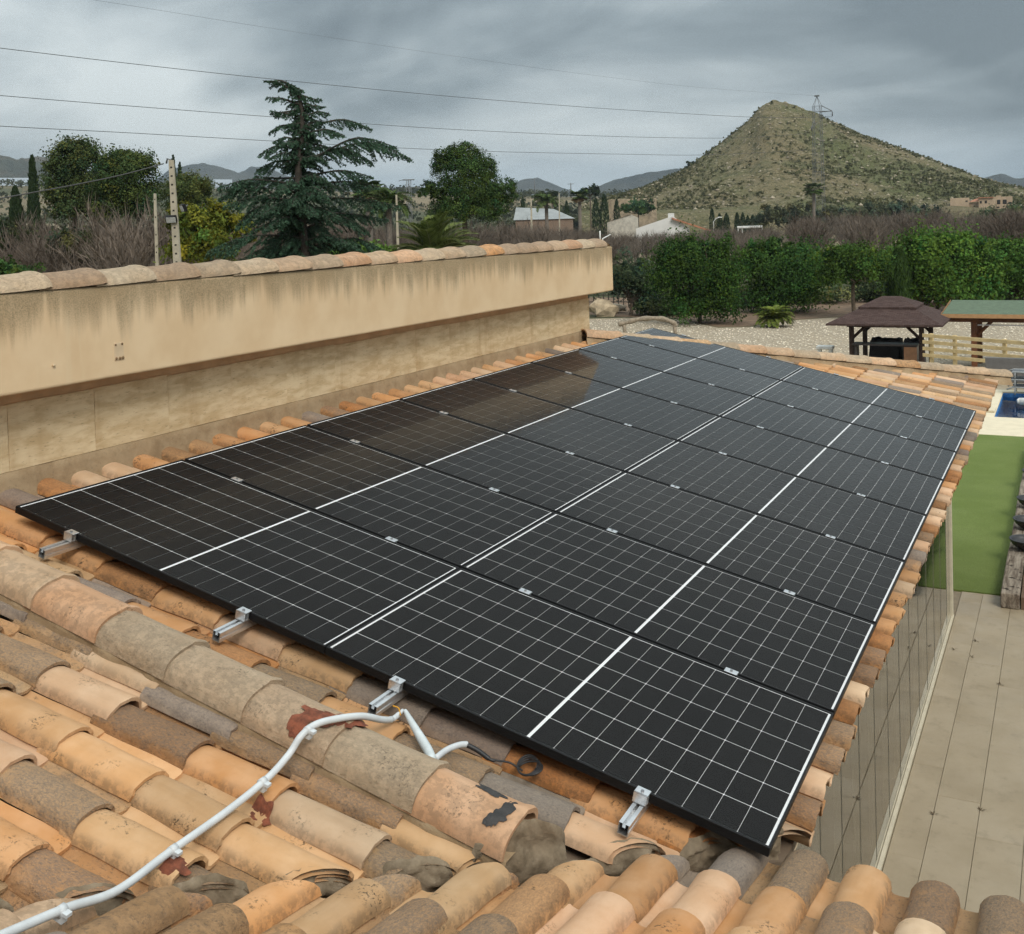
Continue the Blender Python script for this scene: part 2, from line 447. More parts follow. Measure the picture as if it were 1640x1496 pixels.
def half_tile(L, w, h, th=0.012, nseg=12, wide=1.06, flat=0.0, groove=False, sub=4):
    """half-round cap tile: local x along, y across, z up, bed at 0; wide end at x = L"""
    mb = MB(); prof = []
    for i in range(nseg + 1):
        a = math.pi * (1 - i / nseg)
        cy_ = math.cos(a); sz = math.sin(a) ** (1 - flat)
        prof.append((cy_ * w / 2, sz * h))
    xs = [0, L*0.3, L*0.6, L*0.9, L*0.972, L]
    fl = [0, 0, 0, 0.003, 0.009, 0.006]
    V = []
    for x_, f_ in zip(xs, fl):
        s_ = 1 + (wide - 1) * x_ / L
        for j, (a, z_) in enumerate(prof):
            g = 0.0
            if groove and j in (nseg // 2 + 1,): g = 0.006
            k_ = 1 + f_ / (w / 2)
            V.append((x_, a * s_ * k_, (z_ + g) * (1 + (s_ - 1) * .6) + f_))
    n = nseg + 1; F = []
    for i in range(len(xs) - 1):
        for j in range(nseg): F.append((i*n+j, (i+1)*n+j, (i+1)*n+j+1, i*n+j+1))
    mb.add(V, F, True)
    # rims
    for end in (0, len(xs) - 1):
        o_ = [V[end*n + j] for j in range(n)]
        i_ = [(p[0], p[1]*(1-2*th/w), max(p[2] - th, 0)) for p in o_]
        ff = []
        for j in range(nseg):
            q = (j, j+1, n+j+1, n+j); ff.append(q if end else q[::-1])
        mb.add(o_ + i_, ff)
    I = []
    for i in (0, len(xs) - 1):
        I += [(p[0], p[1]*(1-2*th/w), max(p[2]-th, 0)) for p in (V[i*n+j] for j in range(n))]
    mb.add(I, [(j, j+1, n+j+1, n+j) for j in range(nseg)], True)
    return mb

# coping tiles along the parapet
COPE = [half_tile(0.44, 0.29, 0.084).mesh('coping_tile', mm) for mm in (T_CAP, T_CR, T_CAP, T_OR)]
yj = 0.445 - 0.375 * 11; k = 0
pick = [0, 0, 2, 1, 0, 0, 1, 2, 0, 1, 0, 3, 0, 0, 0, 2, 1, 1, 0, 2]
while yj < 8.2:
    me = COPE[pick[(k * 7 + 3) % len(pick)]]
    L_ = min(0.44, 8.515 - yj + 0.06)
    mm = frame(Vector((-0.36 + rnd.uniform(-.004, .004), yj - 0.065, 1.026 + rnd.uniform(0, .004))), Vector((0, 1, 0.02 + rnd.uniform(-.006, .006))).normalized(), Vector((-1, rnd.uniform(-.02, .02), 0)).normalized(), Vector((0, -.02, 1)).normalized())
    put(mobj('coping_tile', me), parapet, mm)
    yj += 0.375; k += 1
# dome of mortar closing the end of the coping
b = MB(); V = []; F = []
for i in range(5):
    for j in range(9):
        a = math.pi * j / 8; e_ = math.pi / 2 * i / 4
        V.append((-0.36 + 0.128*math.cos(a)*math.cos(e_), 8.46 + 0.05*math.sin(e_), 1.024 + 0.07*math.sin(a)*math.cos(e_)))
for i in range(4):
    for j in range(8): F.append((i*9+j, i*9+j+1, (i+1)*9+j+1, (i+1)*9+j))
b.add(V, F, True); put(mobj('end_mortar', b.mesh('end_mortar', STUCCO)), parapet)

# ------------------------------------------------------------------ roof tiles (one-piece barrel + pan)
P0 = 0.232
def tile_profile(p):
    k = p / P0
    pr = []
    for i in range(11):
        a = math.pi * (1 - i / 10)
        base = 0.012 * (1 - i / 10)
        pr.append(((0.086 + 0.086 * math.cos(a)) * k, base + 0.066 * math.sin(a) ** 0.8))
    pr += [(0.184*k, -0.003), (0.212*k, -0.003), (0.230*k, 0.001), (0.246*k, 0.012)]
    return pr
def prof_h(p, ly):
    pr = tile_profile(p)
    for (a, b_), (c, d) in zip(pr, pr[1:]):
        if a <= ly <= c: return b_ + (d - b_) * (ly - a) / max(c - a, 1e-6)
    return 0.0
def tile_mb(L=0.45, p=P0, th=0.013, seed=0):
    rr = random.Random(seed)
    pr = tile_profile(p); n = len(pr)
    xs = [0, L*0.35, L*0.7, L-0.012, L]
    mb = MB(); V = []; B_ = []
    ph = rr.uniform(0, 6)
    for x_ in xs:
        s_ = 0.95 + 0.05 * x_ / L
        e_ = -0.0035 if x_ == L else 0.0
        for j, (a, z_) in enumerate(pr):
            wv = 0.0016 * math.sin(x_ * 19 + ph + j * 0.7)
            V.append((x_ + (rr.uniform(-.005, .004) if x_ == L else 0), a * s_ + wv, z_ * s_ + 0.024 * x_ / L + e_ + wv * 0.6))
    for i, x_ in enumerate(xs):
        for j in range(n):
            a = V[i*n+j]; q0 = V[i*n+max(j-1, 0)]; q1 = V[i*n+min(j+1, n-1)]
            ty, tz = q1[1]-q0[1], q1[2]-q0[2]; l_ = math.hypot(ty, tz) or 1
            B_.append((a[0], a[1] + tz/l_*th, a[2] - ty/l_*th))
    F = []
    for i in range(len(xs) - 1):
        for j in range(n - 1): F.append((i*n+j, (i+1)*n+j, (i+1)*n+j+1, i*n+j+1))
    mb.add(V, F, True)
    m_ = len(xs) - 1
    mb.add([B_[i*n+j] for i in (0, m_) for j in range(n)], [(j, j+1, n+j+1, n+j) for j in range(n - 1)], True)
    lo = [V[m_*n+j] for j in range(n)] + [B_[m_*n+j] for j in range(n)]
    mb.add(lo, [(j, n+j, n+j+1, j+1) for j in range(n - 1)])
    up = [V[j] for j in range(n)] + [B_[j] for j in range(n)]
    mb.add(up, [(j, j+1, n+j+1, n+j) for j in range(n - 1)])
    for j in (0, n - 1):
        side = [V[i*n+j] for i in range(m_+1)] + [B_[i*n+j] for i in range(m_+1)]
        q = m_ + 1
        mb.add(side, [((i, q+i, q+i+1, i+1) if j == 0 else (i, i+1, q+i+1, q+i)) for i in range(m_)])
    return mb

PITCH_N, PITCH_B = 0.24, 0.2105
TM = {}
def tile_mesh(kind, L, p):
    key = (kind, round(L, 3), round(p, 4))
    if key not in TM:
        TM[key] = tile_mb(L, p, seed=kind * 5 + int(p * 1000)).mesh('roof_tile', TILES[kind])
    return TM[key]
def clip_mesh(me, planes):
    bm_ = bmesh.new(); bm_.from_mesh(me)
    for (co_, no_) in planes:
        bmesh.ops.bisect_plane(bm_, geom=bm_.verts[:] + bm_.edges[:] + bm_.faces[:], plane_co=co_, plane_no=no_, clear_outer=True)
    if not bm_.faces: bm_.free(); return None
    m2 = bpy.data.meshes.new('roof_tile')
    for mt in me.materials: m2.materials.append(mt)
    bm_.to_mesh(m2); bm_.free(); return m2

b = MB()
b.box((-0.50, -2.4, -0.10), (3.80, 12.9, -0.022), M=frame(NA * PAN, VA, UAX, NA))
bm_ = bmesh.new(); me = b.mesh('roof_deck', DECK); bm_.from_mesh(me)
hn = Vector((-1.147, 1, 0)).normalized(); vn = Vector((1, -0.898, 0)).normalized()
for co_, no_ in (((0, hip_y(0), 0), hn), ((valley_x(0), 0, 0), vn)):
    bmesh.ops.bisect_plane(bm_, geom=bm_.verts[:]+bm_.edges[:]+bm_.faces[:], plane_co=co_, plane_no=no_, clear_outer=True)
    bmesh.ops.holes_fill(bm_, edges=bm_.edges[:], sides=0)
bm_.to_mesh(me); bm_.free()
main_roof = put(mobj('main_roof', me), house)
b = MB(); b.box((-5.2, -4.0, -0.10), (0.06, 4.0, -0.022), M=frame(OB + Vector((4.0, 0, 0)), VB, Vector((-1, 0, 0)), NB))
bm_ = bmesh.new(); me = b.mesh('roof_deck', DECK); bm_.from_mesh(me)
bmesh.ops.bisect_plane(bm_, geom=bm_.verts[:]+bm_.edges[:]+bm_.faces[:], plane_co=(valley_x(0), 0, 0), plane_no=-vn, clear_outer=True)
bmesh.ops.holes_fill(bm_, edges=bm_.edges[:], sides=0)
bm_.to_mesh(me); bm_.free()
near_roof = put(mobj('near_roof', me), house)

placed = []          # (matrix, kind, length, pitch, clip planes, seen, roof, distance)
def rand_kind(r_, wts): 
    x_ = r_.random() * sum(wts)
    for i, w_ in enumerate(wts):
        x_ -= w_
        if x_ <= 0: return i
    return 0
trnd = random.Random(11)
ARR_V, ARR_U = 3.774, 9.21
# far field, under and around the array
for k in range(57):
    yc = -0.237 + P0 * k
    for j in range(12):
        vb = 3.856 - 0.3657 * j + (trnd.uniform(-.012, .012)); L_ = 0.45
        if j == 11: L_ = 0.30
        if j == 10: L_ = 0.64
        if j == 11: continue
        xw = vb * CT
        if yc > hip_y(xw) + 0.05: continue
        planes = []
        v0 = vb - L_
        if yc + 0.25 > hip_y(v0 * CT) - 0.12:
            planes.append((Vector((0, hip_y(0) - 0.10, 0)), hn))
        if yc < 0.6 and vb * CT > valley_x(yc) - 0.35: planes.append((Vector((valley_x(0), 0, 0)), vn))
        if vb < 0.3: wt = (5, 2, 0.3, 0.6, 2.6)
        elif vb > 3.7: wt = (3, 2.5, 2.2, 1.5, 2.4)
        elif yc < 0.1: wt = (5, 2.0, 1.4, 2.0, 1.6)
        else: wt = (3.2, 2.6, 2.4, 1.6, 1.0)
        kind = rand_kind(trnd, wt)
        seen = (vb < 0.3) or (vb > 3.5) or (yc < 0.02) or (yc > 9.0 + (0 if vb > 0.4 else -1))
        if yc > 12.6: seen = False
        mm = frame(PA(v0, yc + trnd.uniform(-.005, .005), PAN + trnd.uniform(-.002, .004)), VA, UAX, NA) @ Matrix.Rotation(trnd.uniform(-.012, .012), 4, 'Z') @ Matrix.Rotation(trnd.uniform(-.01, .01), 4, 'X')
        placed.append((mm, kind, L_, P0, planes, seen, main_roof))
# near field, this side of the cap row
for k in range(8):
    yc = -0.57 - PITCH_N * k
    for j in range(9):
        vb = 3.44 - 0.385 * j + trnd.uniform(-.014, .014)
        v0 = vb - 0.45
        if k == 0: yc = -0.50 - 0.045 * vb
        if v0 * CT > valley_x(yc + 0.24) + 0.02: continue
        planes = []
        if vb * CT > valley_x(yc) - 0.05: planes.append((Vector((valley_x(0), 0, 0)), vn))
        kind = rand_kind(trnd, (2.8, 1.4, 5.0, 0.9, 0.4))
        mm = frame(PA(v0, yc + trnd.uniform(-.006, .006), PAN + trnd.uniform(-.002, .005)), VA, UAX, NA) @ Matrix.Rotation(trnd.uniform(-.02, .02), 4, 'Z') @ Matrix.Rotation(trnd.uniform(-.015, .015), 4, 'X')
        seen = vb > 0.35 + 0.3 * k
        placed.append((mm, kind, 0.45, PITCH_N, planes, seen, main_roof))
# the roof under the camera
for k in range(-9, 10):
    xc = 3.777 + PITCH_B * k + 0.07
    for j in range(6):
        vb = 0.13 - 0.385 * j + trnd.uniform(-.01, .01)
        v0 = vb - 0.45
        if valley_x(v0 * CT) + 0.07 > xc: continue
        planes = []
        if valley_x(vb * CT) + 0.07 > xc - 0.26: planes.append((Vector((valley_x(0) + 0.125, 0, 0)), -vn))
        kind = rand_kind(trnd, (2.6, 3.0, 3.4, 2.2, 0.3))
        mm = frame(PB(v0, xc + trnd.uniform(-.004, .004), trnd.uniform(-.002, .004)), VB, Vector((-1, 0, 0)), NB) @ Matrix.Rotation(trnd.uniform(-.012, .012), 4, 'Z')
        seen = j < 3 + (k < 2) and k < 5 and k > -8
        placed.append((mm, kind, 0.45, PITCH_B, planes, seen, near_roof))
rest = {}
nseen = {}
for (mm, kind, L_, p, planes, seen, roof) in placed:
    me = tile_mesh(kind, L_, p)
    if planes:
        inv = mm.inverted()
        lp = [(inv @ c0, (inv.to_3x3() @ n0).normalized()) for c0, n0 in planes]
        me = clip_mesh(me, lp)
        if me is None: continue
    if seen:
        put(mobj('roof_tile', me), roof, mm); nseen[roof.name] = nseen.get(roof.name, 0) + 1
    else:
        rb = rest.setdefault(roof.name, (roof, MB()))[1]
        n0 = len(rb.v)
        rb.v += [tuple(mm @ v_.co) for v_ in me.vertices]
        for pl in me.polygons:
            rb.f.append(tuple(i + n0 for i in pl.vertices)); rb.sm.append(pl.use_smooth); rb.mi.append(kind)
for roof, rb in rest.values():
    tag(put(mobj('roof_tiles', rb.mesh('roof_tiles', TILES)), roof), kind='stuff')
print('tiles', nseen, len(placed))

# mortar plugs where the cut tiles meet the valley
def a_height(y_):
    if y_ > -0.237: return prof_h(P0, (y_ + 0.237) % P0) + 0.012
    if y_ < -0.33 - 0.24 + 0.0: return prof_h(PITCH_N, (y_ + 0.57) % PITCH_N) + 0.012
    return 0.0
CAPY = lambda v: -0.385 - 0.026 * v
V = []; F = []; ys = np.arange(-2.2, 0.30, 0.008); nrow = 12
for i, y_ in enumerate(ys):
    h = a_height(y_) + 0.012
    dc = abs(y_ - CAPY(3.0)) 
    if dc < 0.125: h = max(h, 0.105 + 0.095 * math.sqrt(max(0, 1 - (dc / 0.125) ** 2)))
    elif -0.60 < y_ < -0.23: h = max(h, 0.03)
    x_ = valley_x(y_) + 0.006
    for r_ in range(nrow):
        q = r_ / (nrow - 1)
        n_ = PAN + h * (1 - q) - 0.05 * q
        bulge = 0.022 * math.sin(q * 2.4) + 0.026 * fbm((y_ * 11, q * 2.2, 3), 5) + 0.010 * fbm((y_ * 45, q * 9, 7), 3) - 0.008 * (q == 0)
        pt = PA(x_ / CT, y_, n_); pt.x += bulge; pt.y -= bulge * 0.6
        V.append(pt)
for i in range(len(ys) - 1):
    for r_ in range(nrow - 1):
        a = i * nrow + r_; F.append((a, a + 1, a + nrow + 1, a + nrow))
b = MB().add(V, F, True)
V = []; F = []
for i, y_ in enumerate(ys):
    for r_ in range(6):
        q = r_ / 5
        x_ = valley_x(y_) + 0.0 + 0.20 * q
        za = PA(x_ / CT, y_, PAN).z if q < 0.5 else PB(y_ / CT, x_, 0).z
        V.append((x_, y_ - 0.0 * q, min(za, PB(y_/CT, x_, 0).z) - 0.048 + 0.022 * fbm((x_ * 8, y_ * 8, 1), 3) + 0.03 * (q - 0.4) ** 2))
for i in range(len(ys) - 1):
    for r_ in range(5):
        a = i * 6 + r_; F.append((a, a + 6, a + 7, a + 1))
b.add(V, F, True)
put(mobj('valley_mortar', b.mesh('valley_mortar', MORTAR)), main_roof)

# cap row on its mortar bed, parallel to the slope
b = MB(); V = []; F = []
vs_l = np.arange(-0.45, 3.06, 0.03)
for i, v_ in enumerate(vs_l):
    for j, (dy, n_) in enumerate(((-0.119, -0.165), (-0.117, -0.13), (-0.114, -0.10), (-0.112, -0.075), (0.112, -0.075), (0.116, -0.11), (0.124, -0.165))):
        w_ = 0.010 * fbm((v_ * 7, dy * 9, 2), 3)
        V.append(PA(v_, CAPY(v_) + dy + w_, n_ + w_ * 0.5))
for i in range(len(vs_l) - 1):
    for j in range(6): a = i*7+j; F.append((a, a+7, a+8, a+1))
b.add(V, F, True); put(mobj('cap_mortar', b.mesh('cap_mortar', MORTAR2)), main_roof)
CAPM = [half_tile(0.44, 0.235, 0.095, 0.014, 14, 1.05, 0.35, True).mesh('cap_tile', mm) for mm in (T_CAP, T_CR)]
caps = [(-0.0, 0), (0.385, 1), (0.76, 1), (1.145, 1), (1.53, 0), (1.925, 0), (2.31, 0), (2.69, 0), (3.045, 1)]
for i, (v1, kk) in enumerate(caps):
    v0 = v1 - 0.435
    mm = frame(PA(v0, CAPY(v0), -0.082), (VA + NA * 0.022 + UAX * (-0.026 + rnd.uniform(-.008, .008))).normalized(), UAX, NA)
    put(mobj('cap_tile', CAPM[kk]), main_roof, mm)
# black bitumen dabs on the last cap tile
def cap_h(dy, flat=0.35):
    q = max(0.0, 1 - (dy / 0.122) ** 2); return -0.082 + 0.1015 * math.sqrt(q) ** (1 - flat)
BIT = m_plain('bitumen', (0.028, 0.026, 0.025), 0.6, var=0.3, scale=30, bump=0.5)
def cap_patch(name, mat, blobs, parent, lift=0.011, slope=0.022):
    for (v_c, d_c, rv, rd, seed) in blobs:
        V = [PA(v_c, CAPY(v_c) + d_c, cap_h(d_c) + lift + 0.003)]; F = []; n = 26
        for ring in (0.5, 1.0):
            for i in range(n):
                a = 2 * math.pi * i / n
                q = ring * (1 + 0.55 * fbm((math.cos(a) * 1.6 + seed, math.sin(a) * 1.6, seed), 3))
                v_ = v_c + rv * q * math.cos(a); d_ = max(-0.118, min(0.118, d_c + rd * q * math.sin(a)))
                V.append(PA(v_, CAPY(v_) + d_, cap_h(d_) + lift - (0.004 if ring == 1 else 0)))
        for i in range(n):
            j = (i + 1) % n; F.append((0, 1 + i, 1 + j)); F.append((1 + i, 1 + n + i, 1 + n + j, 1 + j))
        put(mobj(name, MB().add(V, F, True).mesh(name, mat)), parent)
cap_patch('bitumen_patch', BIT, [(2.90, 0.05, 0.06, 0.022, 3.3), (2.985, 0.0, 0.022, 0.06, 8.1), (2.975, -0.06, 0.028, 0.035, 5.5)], main_roof)

# fillet of mortar along the foot of the wall
b = MB(); V = []; F = []; yy_ = np.arange(-2.4, 8.3, 0.02)
for i, y_ in enumerate(yy_):
    for j, (x_, dz) in enumerate(((-0.452, 0.077), (-0.439, 0.070), (-0.431, 0.030), (-0.425, -0.03), (-0.395, -0.115))):
        w_ = 0.012 * fbm((x_ * 6, y_ * 6, 4), 3) * (1 if j > 1 else 0.2)
        V.append((x_ + w_, y_, dz + w_ - 0.008))
for i in range(len(yy_) - 1):
    for j in range(4): a = i*5+j; F.append((a, a+1, a+6, a+5))
b.add(V, F, True); put(mobj('wall_mortar', b.mesh('wall_mortar', MORTAR2)), main_roof)

# far hip: mortar bed and cap tiles, and the slope behind it
h0 = Vector((-0.42, hip_y(-0.42), 0)); h1 = Vector((3.76, hip_y(3.76), 0))
for q in (h0, h1): q.z = PAN / CT - TT * q.x
hd = (h1 - h0).normalized(); hl = (h1 - h0).length
ha = Vector((hd.y, -hd.x, 0)).normalized(); hu = ha.cross(hd).normalized(); hu = hu if hu.z > 0 else -hu
b = MB(); V = []; F = []; ts = np.arange(0, hl + 0.02, 0.05)
for t_ in ts:
    for (a_, n_) in ((-0.17, 0.0), (-0.135, 0.03), (-0.12, 0.075), (-0.11, 0.115), (0.11, 0.115), (0.12, 0.075), (0.17, 0.0)):
        w_ = 0.014 * fbm((t_ * 5, a_ * 8, 6), 3)
        V.append(h0 + hd * t_ + ha * (a_ + w_) + hu * (n_ + w_ * .4))
for i in range(len(ts) - 1):
    for j in range(6): a = i*7+j; F.append((a, a+7, a+8, a+1))
b.add(V, F, True); put(mobj('hip_mortar', b.mesh('hip_mortar', MORTAR2)), main_roof)
HIPM = [half_tile(0.46, 0.25, 0.085, 0.014, 12, 1.06).mesh('hip_tile', mm) for mm in (T_CR, T_CAP, T_OR)]
t_ = 0.0; k = 0
while t_ < hl - 0.1:
    mm = frame(h0 + hd * t_ + hu * 0.108, (hd + hu * 0.02).normalized(), (-hd.cross(hu)).normalized(), hu)
    put(mobj('hip_tile', HIPM[(0, 1, 0, 2, 1, 0, 0, 1)[k % 8]]), main_roof, mm)
    t_ += 0.40; k += 1
b = MB(); zc = h0.z
b.add([h0 - Vector((6, 0, 0)) + Vector((0, 0.05, -.03)), h0 + Vector((0, 0.05, -.03)), h1 + Vector((0, 0.05, -.03)), Vector((-6.4, h1.y, h1.z - .03))], [(0, 1, 2, 3)])
put(mobj('rear_roof', b.mesh('rear_roof', T_OR)), house)

# eave edge, glass doors
FASC = m_plain('eave_plaster', (0.50, 0.40, 0.27), 0.9)
b = MB().box((3.28, 0.30, -1.24), (3.60, 12.4, -1.125)); hm(b, 'eave_beam', FASC)
yj = 2.04 - 0.65 * 3; k = 0
doors = hm(MB().box((3.235, 0.05, ZG - 0.02), (3.29, 10.27, ZG + 0.035)).box((3.295, 0.05, ZG - 0.02), (3.325, 10.27, ZG + 0.022)).box((3.24, 0.05, -1.30), (3.32, 10.27, -1.235)), 'door_track', ALUW)
while yj < 10.1:
    b = MB().box((3.275, yj + 0.005, ZG + 0.04), (3.285, min(yj + 0.65, 10.2) - 0.005, -1.30))
    o = put(mobj('glass_pane', b.mesh('glass_pane', GLASS)), doors)
    e_ = MB().box((3.2725, yj - 0.0045, ZG + 0.04), (3.2875, yj + 0.0045, -1.30))
    put(mobj('pane_seal', e_.mesh('pane_seal', m_seal if k else (m_seal := m_plain('seal_strip', (0.13, 0.12, 0.09), 0.5)))), doors)
    yj += 0.65; k += 1
hm(MB().box((3.235, 10.22, ZG), (3.275, 10.27, -1.24), bev=.004).box((3.28, 10.215, ZG), (3.318, 10.275, -1.24), bev=.004), 'corner_post', ALUW)
hm(MB().box((3.15, 10.22, ZG - .02), (-0.45, 10.28, ZG + 0.03)), 'door_track', ALUW)
hm(MB().box((3.36, -8, GZ), (9.0, -0.35, -1.15)), 'wall', STUCCO)
hm(MB().box((-0.452, -8, GZ), (3.30, 0.0, -1.25)), 'wall', STUCCO)
# ------------------------------------------------------------------ solar array
PL, PWD, PT, GAP, GAPV = 1.884, 1.134, 0.035, 0.020, 0.006
MA = frame(Vector((0, 0, 0)), VA, UAX, NA)
BLACKF = m_plain('black_anodised', (0.007, 0.007, 0.0075), 0.5, 0.0, 0.22, var=0.1)
def m_cell():
    t = NT('solar_cell'); v = t.coord('Object')
    w_ = t.n('ShaderNodeTexWave', {'Vector': v, 'Scale': 27.8, 'Distortion': 0.0}, wave_type='BANDS', bands_direction='Y', wave_profile='SIN')
    ln = t.rng(w_.outputs[1], 0.86, 0.99)
    c = t.mix(t.math('MULTIPLY', ln, 0.030), (0.0042, 0.0038, 0.0038), (0.40, 0.40, 0.40))
    c = t.mix(t.rng(t.noise(v, 3), 0.3, 0.7, 0, 0.35), c, (0.009, 0.0075, 0.0065))
    return t.bsdf(c, 0.6, spec=0.15)
CELL = m_cell()
SHEET = m_plain('white_backsheet', (0.74, 0.75, 0.75), 0.7, var=0.03)
def m_panelglass():
    t = NT('panel_glass'); v = t.coord('Object', rand=True)
    # anti-reflective glass: almost no glare face on, strong at grazing angles
    fc = t.n('ShaderNodeLayerWeight', {'Blend': 0.5}).outputs['Facing']
    fr = t.math('MINIMUM', t.math('ADD', t.math('MULTIPLY', t.math('POWER', fc, 11.0), 2.8), 0.004), 1.0)
    tr = t.n('ShaderNodeBsdfTransparent', {'Color': (0.97, 0.97, 0.97, 1)})
    gl = t.n('ShaderNodeBsdfGlossy', {'Color': (1, 0.98, 0.95, 1), 'Roughness': 0.07})
    mxs = t.n('ShaderNodeMixShader', {0: fr, 1: tr.outputs[0], 2: gl.outputs[0]})
    # a thin film of dust
    du = t.n('ShaderNodeBsdfDiffuse', {'Color': (0.42, 0.39, 0.34, 1)})
    f = t.rng(t.noise(v, 1.7, 5, 0.6), 0.3, 0.8, 0.001, 0.007)
    vst = t.n('ShaderNodeMapping', {'Vector': v, 'Scale': (0.7, 9, 1)}).outputs[0]
    f = t.math('ADD', f, t.rng(t.noise(vst, 3.0, 5, 0.65), 0.56, 0.80, 0.0, 0.006))
    sp = t.rng(t.vor(v, 34).outputs[0], 0.0, 0.05, 0.28, 0.0)
    sp = t.math('MULTIPLY', sp, t.rng(t.noise(v, 5), 0.52, 0.6))
    m2 = t.n('ShaderNodeMixShader', {0: t.math('ADD', f, sp), 1: mxs.outputs[0], 2: du.outputs[0]})
    t.t.links.new(m2.outputs[0], t.out.inputs[0])
    return t.m
PGLASS = m_panelglass()
# frame mesh
fb = MB(); fw = 0.011; fv = 0.008
fb.box((0, 0, -PT), (PL, fw, 0), bev=.0012).box((0, PWD - fw, -PT), (PL, PWD, 0), bev=.0012)
fb.box((0.0002, fw, -PT), (fv, PWD - fw, -0.0002)).box((PL - fv, fw, -PT), (PL - 0.0002, PWD - fw, -0.0002))
FR_ME = fb.mesh('frame', BLACKF)
BS_ME = MB().box((fv, fw, -0.010), (PL - fv, PWD - fw, -0.006)).mesh('backsheet', SHEET)
GL_ME = MB().add([(fv, fw, -0.0018), (PL - fv, fw, -0.0018), (PL - fv, PWD - fw, -0.0018), (fv, PWD - fw, -0.0018)], [(0, 1, 2, 3)]).mesh('glass_pane', PGLASS)
mv, mu, mid = 0.010, 0.005, 0.012
CW = (PWD - 2 * fw - 2 * mu) / 6
CL = (PL - 2 * fv - 2 * mv - mid) / 18
def cell_poly(h=0.0009, g=0.0023, ch=0.0026):
    a, b_ = CL - h, CW - g
    return [(h + ch, g, 0), (a - ch, g, 0), (a, g + ch, 0), (a, b_ - ch, 0), (a - ch, b_, 0), (h + ch, b_, 0), (h, b_ - ch, 0), (h, g + ch, 0)]
CELL_ME = MB().add(cell_poly(), [tuple(range(8))]).mesh('solar_cell', CELL)
def cell_pos():
    for i in range(18):
        for j in range(6):
            yield fv + mv + i * CL + (mid if i >= 9 else 0), fw + mu + j * CW
cg = MB()
for (a, b_) in cell_pos(): cg.add([(p[0] + a, p[1] + b_, 0) for p in cell_poly()], [tuple(range(8))])
CELLS_ME = cg.mesh('solar_cells', CELL)
ORD = ['nearest', 'second', 'third', 'fourth', 'fifth', 'sixth', 'seventh', 'farthest']
for i in range(8):
    for j in range(2):
        o = empty('solar_panel'); o.matrix_basis = MA @ Matrix.Translation((j * (PL + GAPV), i * (PWD + GAP), 0))
        tag(o, 'black solar panel, %s of the eight in the %s' % (ORD[i], 'upper column beside the parapet wall' if j == 0 else 'lower column along the eave'), 'solar panel', 'solar panels on the tiled roof')
        mobj('frame', FR_ME, o); mobj('backsheet', BS_ME, o); mobj('glass_pane', GL_ME, o)
        if i < 5:
            for (a, b_) in cell_pos():
                c = mobj('solar_cell', CELL_ME, o); c.location = (a, b_, -0.0045)
        else:
            c = mobj('solar_cells', CELLS_ME, o); c.location = (0, 0, -0.0045); c['kind'] = 'stuff'

# mounting rails with their clamps
BOLT = m_plain('steel_bolt', (0.25, 0.25, 0.26), 0.35, 0.8)
rb = MB()
def rail_prof():
    w_, h_ = 0.020, 0.042
    return [(-w_, 0), (w_, 0), (w_, 0.016), (w_ - .004, 0.018), (w_ - .004, 0.022), (w_, 0.024), (w_, h_), (0.006, h_), (0.006, h_ - 0.014), (-0.006, h_ - 0.014), (-0.006, h_), (-w_, h_), (-w_, 0.024), (-w_ + .004, 0.022), (-w_ + .004, 0.018), (-w_, 0.016)]
pr = rail_prof(); n = len(pr); U0, U1 = -0.175, 9.36
V = [(a, U0, z_) for a, z_ in pr] + [(a, U1, z_) for a, z_ in pr]
rb.add(V, [(j, n + j, n + (j + 1) % n, (j + 1) % n) for j in range(n)])
rb.add([(a, U0, z_) for a, z_ in ((-.02, 0), (-.02, .042), (-.016, .042), (-.016, .004), (.016, .004), (.016, .042), (.02, .042), (.02, 0))], [(0, 1, 2, 3), (0, 3, 4, 7), (4, 5, 6, 7)])
RAIL_ME = rb.mesh('mounting_rail', ALU)
ec = MB().box((-0.026, -0.034, -0.034), (0.026, 0.002, -0.0305)).box((-0.026, -0.034, -0.034), (0.026, -0.030, 0.006)).box((-0.026, -0.034, 0.0015), (0.026, 0.009, 0.006), bev=.001).box((-0.026, -0.012, -0.034), (0.026, -0.008, 0.0015))
END_ME = ec.mesh('end_clamp', ALU)
BOLT_ME = MB().tube([(0, 0, 0), (0, 0, 0.005)], 0.0065, 6, False).mesh('bolt', BOLT)
MID_ME = MB().box((-0.030, -0.019, 0.0012), (0.030, 0.019, 0.0048), bev=.001).box((-0.030, -0.008, -0.034), (0.030, 0.008, 0.0012)).mesh('mid_clamp', ALU)
for r_, (v_, nm) in enumerate(((0.405, 'highest, beside the parapet wall'), (1.46, 'second from the parapet wall'), (2.255, 'second from the eave'), (3.31, 'lowest, along the eave'))):
    rail = mobj('mounting_rail', RAIL_ME); rail.matrix_basis = MA @ Matrix.Translation((v_, 0, -0.0775))
    tag(rail, 'silver aluminium rail under the solar panels, %s' % nm, 'mounting rail', 'mounting rails under the panels')
    for (u_, fl) in ((0.0, False), (8 * (PWD + GAP) - GAP, True)):
        c = put(mobj('end_clamp', END_ME), rail, MA @ Matrix.Translation((v_, u_, 0)) @ (Matrix.Rotation(math.pi, 4, 'Z') if fl else ID4))
        put(mobj('bolt', BOLT_ME), c, MA @ Matrix.Translation((v_, u_ + (0.016 if fl else -0.016), 0.0055)))
    for i in range(1, 8):
        u_ = i * (PWD + GAP) - GAP / 2
        c = put(mobj('mid_clamp', MID_ME), rail, MA @ Matrix.Translation((v_, u_, 0)))
        put(mobj('bolt', BOLT_ME), c, MA @ Matrix.Translation((v_, u_, 0.0045)))

